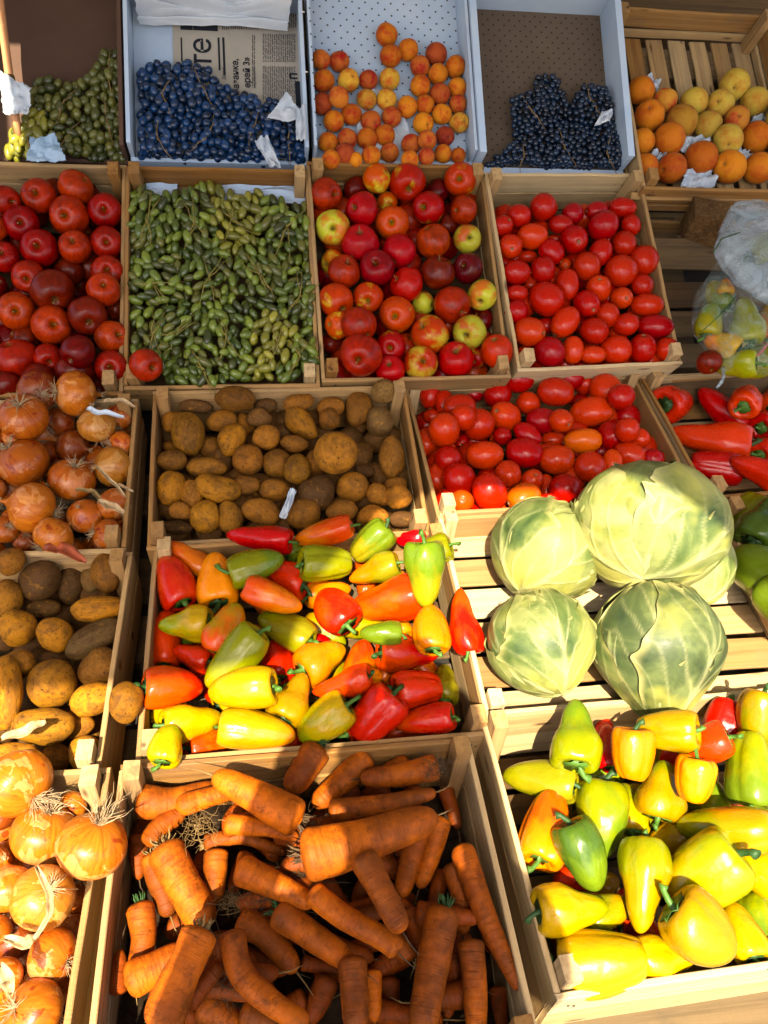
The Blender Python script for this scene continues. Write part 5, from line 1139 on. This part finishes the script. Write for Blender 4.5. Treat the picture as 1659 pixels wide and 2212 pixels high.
# ---------------- grapes
def ellip(nm, mat, k=1.5): 
    V, F = revolve(lambda t, p: math.sin(PI*t)*(1+.03*math.sin(3*p)), lambda t, p: math.cos(PI*t)*k, 9, 12); return mesh_np(nm, V, F, True, mat)
def inside(poly, x, y):
    c = False; n = len(poly)
    for i in range(n):
        x1, y1 = poly[i]; x2, y2 = poly[i-1]
        if (y1 > y) != (y2 > y) and x < (x2-x1)*(y-y1)/(y2-y1)+x1: c = not c
    return c
def grapes(key, poly, bunches, me, mats, rpx, spacing, w0, mound, bR, short, desc, cat_group, elong, stalk=STALK, layers=2):
    P = CR[key][1]; W, L = DIM[key]; roots = []
    for i, (bx, by, ang, d_) in enumerate(bunches):
        p = P.hit(bx, by, w0); o = link('grape_bunch', None, None, None, Matrix.Translation(p)); tag(o, None, 'grapes', cat_group); o['_d'] = d_ or desc
        ITEMS.setdefault('g'+key, []).append((o, p, .05)); roots.append(o)
    CR['g'+key] = CR[key]
    xs = [q[0] for q in poly]; ys = [q[1] for q in poly]; cnt = [0]*len(bunches)
    for lay in range(layers):
        pts = []; grid = {}; sp = spacing*(1 if lay == 0 else 1.15); tries = int((max(xs)-min(xs))*(max(ys)-min(ys))/(sp*sp)*14)
        for _ in range(tries):
            x = rnd.uniform(min(xs), max(xs)); y = rnd.uniform(min(ys), max(ys))
            if not inside(poly, x, y): continue
            gx, gy = int(x/sp), int(y/sp)
            if any((x-a)**2+(y-b)**2 < sp*sp for i in (-1, 0, 1) for j in (-1, 0, 1) for a, b in grid.get((gx+i, gy+j), ())): continue
            grid.setdefault((gx, gy), []).append((x, y)); pts.append((x, y))
        for (x, y) in pts:
            best = min(range(len(bunches)), key=lambda i: (x-bunches[i][0])**2+(y-bunches[i][1])**2+rnd.uniform(0, 500)); dd = math.hypot(x-bunches[best][0], y-bunches[best][1])
            if cnt[best] >= 299: best = min(range(len(bunches)), key=lambda i: cnt[i])
            hgt = w0+mound*max(0, 1-(dd/bR)**2)+rnd.uniform(-.45, .45)*rpx*.0011-lay*rpx*.0014
            p = P.hit(x, y, hgt); l = P.I @ p
            if hgt < 0 and (l.x < .003 or l.x > W-.003 or l.y > L-.003 or l.y < .0): p = P.M @ Vector((min(max(l.x, .004), W-.004), min(max(l.y, .004), L-.004), l.z))
            r = rpx*proj(p)[2]/FOC*rnd.uniform(.82, 1.12)
            a = D(bunches[best][2])+rnd.gauss(0, .55)+.6*(x-bunches[best][0])/bR
            t_ = (P.M.to_3x3() @ Vector((math.cos(a), math.sin(a), rnd.gauss(.05, .17)))).normalized()
            M = Matrix.Translation(-roots[best].location) @ orient(t_, rnd.uniform(0, 6), p, (r, r*rnd.uniform(.92, 1.04), r*rnd.uniform(.85, 1.15)))
            link('grape', rnd.choice(YELG if 'yellow' in (bunches[best][3] or '') or 'pale lit' in (bunches[best][3] or '') else me), roots[best], None, M); cnt[best] += 1  # the pale lit bunch shares the paler skin, sunlight put into its colour
    for i, (bx, by, ang, _) in enumerate(bunches):
        for b in range(6 if 'green' in short else 2):
            a = D(ang)+rnd.uniform(-.7, .7)+(PI if b % 2 else 0); pts = []
            for j in range(5):
                t = j/4*bR*rnd.uniform(.55, .8); pts.append(P.hit(bx+math.cos(a)*t+rnd.uniform(-3, 3), by-math.sin(a)*t+rnd.uniform(-3, 3), w0+mound*max(0, 1-(t/bR)**2)+rpx*.0008+rnd.uniform(-.5, .6)*rpx*.001)-roots[i].location)
            link('stalk', mesh_np('stalk', *tube_geo(pts, [.0014, .0012, .001, .0009, .0007], 5), True, stalk), roots[i])
    write_labels('g'+key, short)
GSTALK = m_dry('green_brown_stalk', (.14, .13, .02), (.34, .26, .06), .6)
LONG = [ellip('grape', m_, 1.8) for m_ in (GR_GREEN, GR_DULL)]+[ellip('grape', GR_GREEN, 1.65)]
YELG = [ellip('grape', m_grape('yellow_and_sunlit_grape_skin', (.17, .18, .015), (.30, .27, .02), (.20, .20, .035), True), 1.7)]
SHORTG = [ellip('grape', m_, 1.3) for m_ in (GR_DULL, GR_DULL)]
BLUE = [ellip('grape', GR_BLUE, 1.15)]; BLACK = [ellip('grape', GR_BLACK, 1.04)]
grapes('grape', [(272, 425), (300, 398), (335, 428), (380, 418), (450, 396), (520, 430), (560, 416), (600, 436), (662, 436), (680, 560), (695, 600), (698, 740), (690, 812), (560, 815), (405, 828), (352, 815), (352, 770), (290, 770), (285, 600)],
       [(320, 470, 60, ''), (420, 480, 100, ''), (500, 470, 110, 'yellowish bunch of long green grapes'), (620, 490, 70, ''), (330, 610, 150, ''), (450, 600, 80, ''), (560, 590, 120, ''), (650, 640, 60, ''), (380, 720, 40, ''), (490, 730, 100, ''), (600, 740, 80, 'yellowish bunch of long green grapes'), (330, 720, 90, ''), (440, 800, 120, ''), (650, 770, 90, '')],
       LONG, None, 9.0, 17.0, -.035, .040, 90, 'green grape crate', 'bunch of long green grapes', 'bunches of long green grapes', True, GSTALK)
grapes('b1', [(18, 345), (25, 290), (58, 250), (70, 190), (95, 165), (150, 190), (200, 160), (222, 115), (272, 108), (276, 345)], [(60, 290, 90, 'small bunch of pale lit grapes'), (130, 230, 60, ''), (235, 160, 90, ''), (230, 260, 70, ''), (140, 300, 80, '')],
       SHORTG, None, 9.6, 15.5, -.055, .035, 80, 'cardboard tray', 'bunch of dull green grapes', 'bunches of dull green grapes', True, STALK, 2)
grapes('b2', [(302, 150), (345, 136), (372, 150), (400, 134), (450, 150), (470, 185), (520, 200), (560, 215), (600, 222), (650, 236), (664, 300), (668, 352), (305, 352)], [(350, 200, 90, ''), (340, 300, 90, ''), (440, 190, 80, ''), (450, 290, 80, ''), (545, 280, 90, ''), (625, 300, 90, 'small bunch of blue grapes wrapped in tissue')],
       BLUE, None, 9.6, 14.2, -.055, .030, 80, 'newspaper tray', 'bunch of dusty blue grapes', 'bunches of blue grapes', True, STALK, 2)
grapes('b4', [(1052, 378), (1070, 338), (1098, 322), (1112, 300), (1106, 215), (1150, 195), (1165, 163), (1202, 163), (1212, 190), (1232, 235), (1243, 210), (1262, 184), (1312, 192), (1325, 250), (1338, 300), (1352, 330), (1370, 372)], [(1150, 240, 90, ''), (1130, 340, 90, ''), (1280, 220, 90, ''), (1220, 320, 90, ''), (1310, 330, 90, '')],
       BLACK, None, 6.6, 9.8, -.06, .030, 70, 'brown perforated tray', 'bunch of small black grapes', 'bunches of small black grapes', True, STALK, 2)

# ---------------- papers
def crumple(key, pts, w, amp, mat, name, label, cat, seed=1, n=26, wz=None, group=None, freq=22, edgejit=.03):
    """a crumpled sheet between four picture points (bl, br, tr, tl), resting at height w over the rim plane"""
    P = CR[key][1]; r = random.Random(seed); wz = wz or (w,)*4; c = [P.hit(*q, z) for q, z in zip(pts, wz)]; V = []
    for i in range(n):
        v = i/(n-1)
        for j in range(n):
            u = j/(n-1); uu = u; 
            p = (c[0]*(1-u)+c[1]*u)*(1-v)+(c[3]*(1-u)+c[2]*u)*v
            lx, ly = u*3+seed, v*3
            k = abs(sn(lx*1.2, ly*1.2, seed, seed))*1.5+abs(sn(lx*2.6, ly*2.6, seed, seed+2))*.45
            m_ = min(u, 1-u, v, 1-v); e = (math.sin(u*17+seed)+math.sin(v*23+seed*2)+math.sin((u+v)*41))*edgejit*.012*(1 if m_ < .03 else 0)
            V.append(p+P.n*(amp*(k-.5))+(c[2]-c[0]).normalized()*e*3)
    cm = sum((v for v in V), Vector())/len(V)
    me = mesh_np(name, [v-cm for v in V], grid_faces(n, n), False, mat)
    o = link(name, me, None, None, Matrix.Translation(cm)); tag(o, label, cat, group); md = o.modifiers.new('thick', 'SOLIDIFY'); md.thickness = .0006
    return o
T_, B2 = CR['b2']
crumple('b2', [(300, 48), (620, 62), (632, -14), (290, -14)], -.03, .020, TISSUE, 'tissue_paper', 'large crumpled white paper along the back of the newspaper tray', 'paper', 4, 40, wz=(-.045, -.045, .0, .0))
crumple('b2', [(575, 260), (655, 262), (645, 235), (618, 198)], .0, .008, TISSUE, 'tissue_paper', 'torn white tissue standing behind the blue grapes, beside the tray wall', 'paper', 7, 22)
crumple('b2', [(640, 300), (662, 305), (660, 225), (638, 240)], .01, .008, TISSUE, 'tissue_paper', 'narrow strip of white tissue against the right wall of newspaper tray', 'paper', 9, 16)
crumple('b2', [(583, 360), (607, 362), (578, 292), (550, 305)], .02, .012, TISSUE, 'tissue_paper', 'twisted white tissue hanging over the front of the blue grapes', 'paper', 12, 18)
crumple('b1', [(8, 245), (62, 252), (70, 195), (-4, 150)], .02, .012, TISSUE, 'tissue_paper', 'sunlit white tissue at the edge of the dull green grapes', 'paper', 15, 22)
crumple('b1', [(60, 348), (145, 348), (120, 292), (66, 300)], .02, .010, BLUEPL, 'tissue_paper', 'pale blue crumpled tissue at the front of the cardboard tray', 'paper', 18, 22)
crumple('b3', [(770, 330), (900, 330), (850, 200), (770, 200)], -.062, .012, TISSUE, 'tissue_paper', 'white wrinkled tissue lying under the apricots', 'paper', 21, 26)
crumple('b4', [(1284, 272), (1318, 262), (1324, 236), (1300, 240)], .0, .008, TISSUE, 'tissue_paper', 'small scrap of white paper on the small black grapes', 'paper', 25, 14)
for i, (x, y, s_, ww) in enumerate([(1400, 185, 22, 'behind the topmost orange peach'), (1500, 308, 30, 'between the middle peaches'), (1505, 385, 38, 'at the front between two orange peaches'), (1420, 340, 18, 'beside the front peaches'), (1600, 335, 22, 'near the rim under the front peaches'), (1645, 262, 22, 'under the pale yellow peach')]):
    crumple('pea', [(x-s_, y+s_*.6), (x+s_, y+s_*.5), (x+s_*.9, y-s_*.6), (x-s_*.9, y-s_*.5)], -.05, .018, TISSUE, 'tissue_paper', 'white tissue wrapping '+ww, 'paper', 30+i, 18, group='tissue wrappings between the peaches')
crumple('grape', [(280, 432), (382, 420), (382, 396), (282, 397)], -.045, .004, LINER, 'paper_liner', 'white paper behind the long green grapes, short end piece', 'paper', 41, 14)
crumple('grape', [(470, 430), (662, 440), (662, 402), (470, 400)], -.045, .006, LINER, 'paper_liner', 'grey white paper behind the long green grapes, wider piece', 'paper', 43, 20)
crumple('pot', [(604, 1118), (618, 1122), (640, 1060), (628, 1054)], .0, .010, TISSUE, 'paper_scrap', 'small white scrap of paper among the earthy potatoes', 'paper', 47, 12)

# newspaper with its print
W_, L_ = DIM['b2']
def loc2(x, y, z=-.0735): l = B2.I @ B2.hit(x, y, z); return Vector((l.x, l.y, z))
a, b, c, d = loc2(380, 345), loc2(662, 345), loc2(640, 30), loc2(372, 30)
nw = link('newspaper', None); nw.matrix_world = B2.M; tag(nw, 'old stained newspaper page lying under the blue grapes', 'newspaper')
V = []; n = 20
for i in range(n):
    for j in range(n):
        u, v = j/(n-1), i/(n-1); p = (a*(1-u)+b*u)*(1-v)+(d*(1-u)+c*u)*v; V.append((p.x, p.y, -.0725+.0006*sn(u*7, v*7, 0, 2)))
link('page', mesh_np('page', V, grid_faces(n, n), True, NEWS), nw)
ZT = -.0712
def text(s, x, y, size, bold=0., mt=INK):
    """x, y: picture point where the first letter starts; the line runs up the picture"""
    cu = bpy.data.curves.new('headline', 'FONT'); cu.body = s; p = loc2(x, y, ZT); cu.size = size; cu.offset = bold; cu.extrude = .0001; cu.materials.append(mt)
    o = link('headline', cu, nw); o.matrix_basis = Matrix.Translation((p.x, p.y, ZT)) @ Matrix.Rotation(PI/2, 4, 'Z'); return o
text('те', 457, 147, .070, .0005)
text('мазанке,', 517, 206, .0205, .0005); text('ерей 3»', 541, 190, .0205, .0005); text('Дитка', 487, 172, .010, .0)
text('П', 642, 172, .022, .001); text('под яблоком', 553, 190, .008, .0, INK_GREY)
def bars(nm, rects, mt):
    V = []; F = []
    for (x0, y0, x1, y1) in rects:
        p, q = loc2(x0, y1, ZT), loc2(x1, y0, ZT); k = len(V); V += [(p.x, p.y, ZT), (q.x, p.y, ZT), (q.x, q.y, ZT), (p.x, q.y, ZT)]; F.append((k, k+1, k+2, k+3))
    link(nm, mesh_np(nm, V, F, False, mt), nw)
for q_ in [(391.5, 81, 393, 133), (472.5, 81, 474, 152), (483, 81, 484.5, 162)]: bars('column_rule', [q_], INK)
for q_ in [(390, 48, 416, 64), (417.5, 48, 470, 65), (640, 176, 664, 240)]: bars('photo_print', [q_], INK)
rc = []
for (x0, x1, y0, y1) in ((568, 640, 72, 134), (568, 640, 142, 215), (480, 560, 28, 64), (585, 640, 22, 60), (545, 552, 75, 190)):
    x = x0
    while x < x1:
        y = y0+rnd.uniform(0, 3)
        while y < y1:
            l_ = rnd.uniform(4, 15); rc.append((x, y, x+1.5, min(y+l_, y1))); y += l_+rnd.uniform(1, 2.4)
        x += 4.
bars('small_print', rc, INK_GREY)
for c_ in nw.children:
    if c_.name.startswith('small_print'): c_['kind'] = 'stuff'
bpy.context.view_layer.update(); dg = bpy.context.evaluated_depsgraph_get()
for c_ in [c for c in nw.children if c.type == 'FONT']:
    me = bpy.data.meshes.new_from_object(c_.evaluated_get(dg)); M_ = c_.matrix_basis.copy(); bpy.data.objects.remove(c_); link('headline', me, nw, None, M_)

# ---------------- plastic bag of peppers
BG = Plane(.80, 1.36, .74, 36, 1.5)
def blob(name, px, py, outline, h, wz, mat, label, cat, seed, parent=None, rough=.05):
    c = BG.hit(px, py, wz); angs = []
    for (x, y) in outline:
        q = BG.I @ BG.hit(x, y, wz)-BG.I @ c; angs.append((math.atan2(q.y, q.x), q.xy.length))
    angs.sort(); k = len(angs)
    def R_(a):
        a = (a+PI) % (2*PI)-PI
        for i in range(k):
            a0, r0 = angs[i-1]; a1, r1 = angs[i]
            if i == 0: a0 -= 2*PI
            if a0 <= a <= a1: return r0+(r1-r0)*(a-a0)/max(1e-6, a1-a0)
        a0, r0 = angs[-1]; a1, r1 = angs[0]; a1 += 2*PI; return r0+(r1-r0)*(a-a0)/max(1e-6, a1-a0)
    def rf(t, p): return R_(p)*max(1e-4, math.sin(PI*t))**.8
    V, F = revolve(rf, lambda t, p: h*math.copysign(abs(math.cos(PI*t))**.8, math.cos(PI*t)), 36, 72); out = []
    for v in V:
        v = Vector(v); e = -abs(sn(v.x*17+v.y*9, v.y*15-v.x*5, v.z*12, seed))*rough*.9-abs(sn(v.x*50-v.y*20, v.y*34, v.z*40, seed+2))*rough*.22+sn(v.x*9, v.y*9, v.z*9, seed)*rough*.3
        out.append(v*(1-.0)+v.normalized()*e*.6 if v.length > 0 else v)
    o = link(name, mesh_np(name, out, F, True, mat), parent); 
    M = BG.M.copy(); M.translation = c
    o.matrix_world = M; tag(o, label, cat); return o
bag = blob('plastic_bag', 1605, 690, [(1548, 560), (1512, 615), (1498, 680), (1504, 718), (1520, 748), (1546, 790), (1562, 806), (1640, 815), (1720, 790), (1740, 690), (1700, 580), (1620, 540)], .055, .035, PLASTIC, 'clear knotted plastic bag full of yellow green peppers', 'bag', 5, rough=.025)
bag2 = blob('plastic_bag', 1640, 560, [(1574, 440), (1660, 432), (1760, 440), (1770, 620), (1700, 672), (1648, 655), (1588, 625), (1566, 590), (1541, 545), (1552, 500)], .03, .135, PLASTIC_W, 'white translucent plastic bag lying over the bag of peppers', 'bag', 8, rough=.032)
k_ = link('tied_end', mesh_np('tied_end', *tube_geo([BG.I @ BG.hit(1562, 796, .06), BG.I @ BG.hit(1564, 812, .075), BG.I @ BG.hit(1558, 826, .075), BG.I @ BG.hit(1548, 838, .07)], [.005, .0025, .004, .002], 8), True, PLASTIC_W), None); k_.matrix_world = BG.M
mw = k_.matrix_world.copy(); k_.parent = bag; k_.matrix_parent_inverse = bag.matrix_world.inverted() if False else Matrix.Identity(4); k_.matrix_basis = bag.matrix_basis.inverted() @ mw
CR['bag'] = (bag, BG); DIM['bag'] = (9., 9.); BG2 = 'peppers inside the plastic bag'
BG.M = BG.M @ Matrix.Translation((-4, -4, 0)); BG.I = BG.M.inverted()
for (x, y, L, W, ang, cc, w_, dsc) in [(1612, 692, 98, 74, 95, 'lv', .045, 'large pear shaped yellow green pepper pressed against the clear bag'), (1558, 742, 76, 58, 160, 'yo', .035, 'yellow orange pepper near the lower edge of the clear bag'), (1588, 788, 84, 56, 185, 'lv', .04, 'yellow green pepper at the very bottom of the clear bag'), (1532, 690, 70, 56, 80, 'vg', .02, 'olive green pepper at the outer edge of the clear bag'),
   (1550, 640, 66, 50, 120, 'gv', .02, 'green pepper under the fold of the clear bag'), (1655, 775, 100, 64, 20, 'll', .035, 'pale pepper at the bottom of the clear bag, next to pink label'), (1665, 690, 90, 64, 80, 'oy', .02, 'orange yellow pepper deep inside the clear bag'), (1567, 618, 34, 34, 90, 'yo', .05, 'small yellow fruit just below the white bag'), (1655, 530, 90, 60, 30, 'lg', .12, 'green pepper showing through the white bag'), (1595, 735, 70, 50, 60, 'vg', .0, 'dark pepper hidden at the centre of clear bag')]:
    o = pepper('bag', x, y, L, W, ang, cc, 'c', w_, BG2, mixk=.8, tol=.7, up=.03); ITEMS['bag'].pop(); del o['_d']; o['label'] = dsc
o = round_thing('bag', 'apple', APPLE, A_DARK, 1532, 783, 26, None, .02, 'x', 'apple', 'x', part=('stem', [STEM_A])); ITEMS['bag'].pop(); del o['_d']; del o['group']; o['label'] = 'dark red apple half hidden behind the clear plastic bag'
lab = crumple('bag', [(1614, 786), (1655, 745), (1670, 725), (1648, 760)], .07, .004, m_plain('pink_tape', (.55, .14, .14), .5, .4, .2, 60), 'tape_label', 'frayed pink tape stuck on the clear plastic bag', 'tape', 51, 14)
for (p1, p2, p3, w_) in (((1516, 716), (1556, 680), (1590, 640), .098), ((1541, 545), (1560, 515), (1598, 502), .172)):
    pp = [BG.hit(*q, w_) for q in (p1, p2, p3)]; o = link('cord', mesh_np('cord', *tube_geo([q-pp[1] for q in pp], [.0012]*3, 6), True, GSTEM_D), None, None, Matrix.Translation(pp[1]))
    tag(o, 'dark green cord across the clear bag' if w_ < .1 else 'dark green cord along the edge of the white bag', 'cord')

# ---------------- husks and loose bits on the onions
for i, (x, y, dx, dy, key) in enumerate([(440, 870, 22, 4, 'onL'), (470, 945, 14, 10, 'onL')][:0]): pass
def husk(key, pts, w, wd, label, mat=HUSK, seed=1):
    P = CR[key][1]; pw_ = [P.hit(x, y, w) for x, y in pts]; c = pw_[len(pw_)//2]; V = []; r = random.Random(seed); nn = 14
    for i in range(nn):
        t = i/(nn-1)*(len(pw_)-1); k = min(int(t), len(pw_)-2); p = pw_[k].lerp(pw_[k+1], t-k); d = (pw_[k+1]-pw_[k]).normalized(); s = d.cross(P.n)
        ww = wd*math.sin(PI*(.08+.86*i/(nn-1)))**.7
        for j in range(5):
            q = -1+j*.5; V.append(p-c+s*ww*q+P.n*(.006*abs(q)+r.uniform(-.001, .001)+.003*math.sin(i*.9)))
    o = link('onion_husk', mesh_np('onion_husk', V, grid_faces(nn, 5), True, mat), None, None, Matrix.Translation(c)); tag(o, label, 'husk', 'loose dry onion husks'); o.modifiers.new('t', 'SOLIDIFY').thickness = .0004
husk('onL', [(188, 886), (215, 894), (268, 902)], .045, .006, 'white papery husk lying across the pale onion near the crate rim', TISSUE)
husk('onL', [(225, 872), (255, 866), (292, 880)], .04, .005, 'grey papery husk draped over the rearmost onion', HUSK, 2)
husk('onL', [(205, 1008), (245, 1045), (272, 1075)], .04, .003, 'dry split onion leaf sticking out towards the crate wall', HUSK, 3)
husk('onL', [(210, 1012), (252, 1050), (288, 1062)], .042, .0025, 'thin straw like onion leaf beside the split leaf', HUSK, 4)
husk('onL', [(165, 1062), (200, 1062), (232, 1100)], .035, .004, 'brown twisted onion leaf across the small onions', STALK, 5)
husk('onL', [(212, 1086), (240, 1095), (268, 1108)], .035, .007, 'pale husk curled between the two lowest small onions', HUSK, 6)
husk('onB', [(80, 1874), (108, 1930), (112, 1980), (75, 2030)], .075, .004, 'long pale dried leaf hanging down over the sunlit onions', HUSK, 7)
husk('onB', [(10, 2030), (60, 2042), (85, 2020)], .05, .006, 'bent pale husk in front of the sunlit onions', HUSK, 8)
husk('onB', [(0, 2085), (20, 2120), (25, 2150)], .06, .007, 'broad pale husk at the outer edge of the sunlit onions', HUSK, 9)
husk('potL', [(95, 1190), (130, 1185), (185, 1215)], .02, .012, 'reddish onion skin fallen on the crate wall above the potatoes', m_plain('red_onion_skin', (.35, .07, .025), .5, .4, .4, 60), 10)
husk('potL', [(5, 1600), (60, 1580), (100, 1560)], .03, .008, 'straw coloured husk among the sunlit potatoes', HUSK, 11)

for key, short in (('apL', 'dark apple crate'), ('apM', 'mixed apple crate'), ('tom1', 'upper tomato crate'), ('tom2', 'lower tomato crate'), ('b3', 'apricot tray'), ('pea', 'peach crate'), ('onL', 'shaded onion crate'), ('onB', 'sunlit onion crate'), ('pot', 'central potato crate'), ('potL', 'potato crate below onions'), ('pep', 'mixed pepper crate'), ('yel', 'sunlit pepper crate'), ('red', 'red pepper crate'), ('grn', 'green pepper crate'), ('car', 'carrot crate')):
    write_labels(key, short)
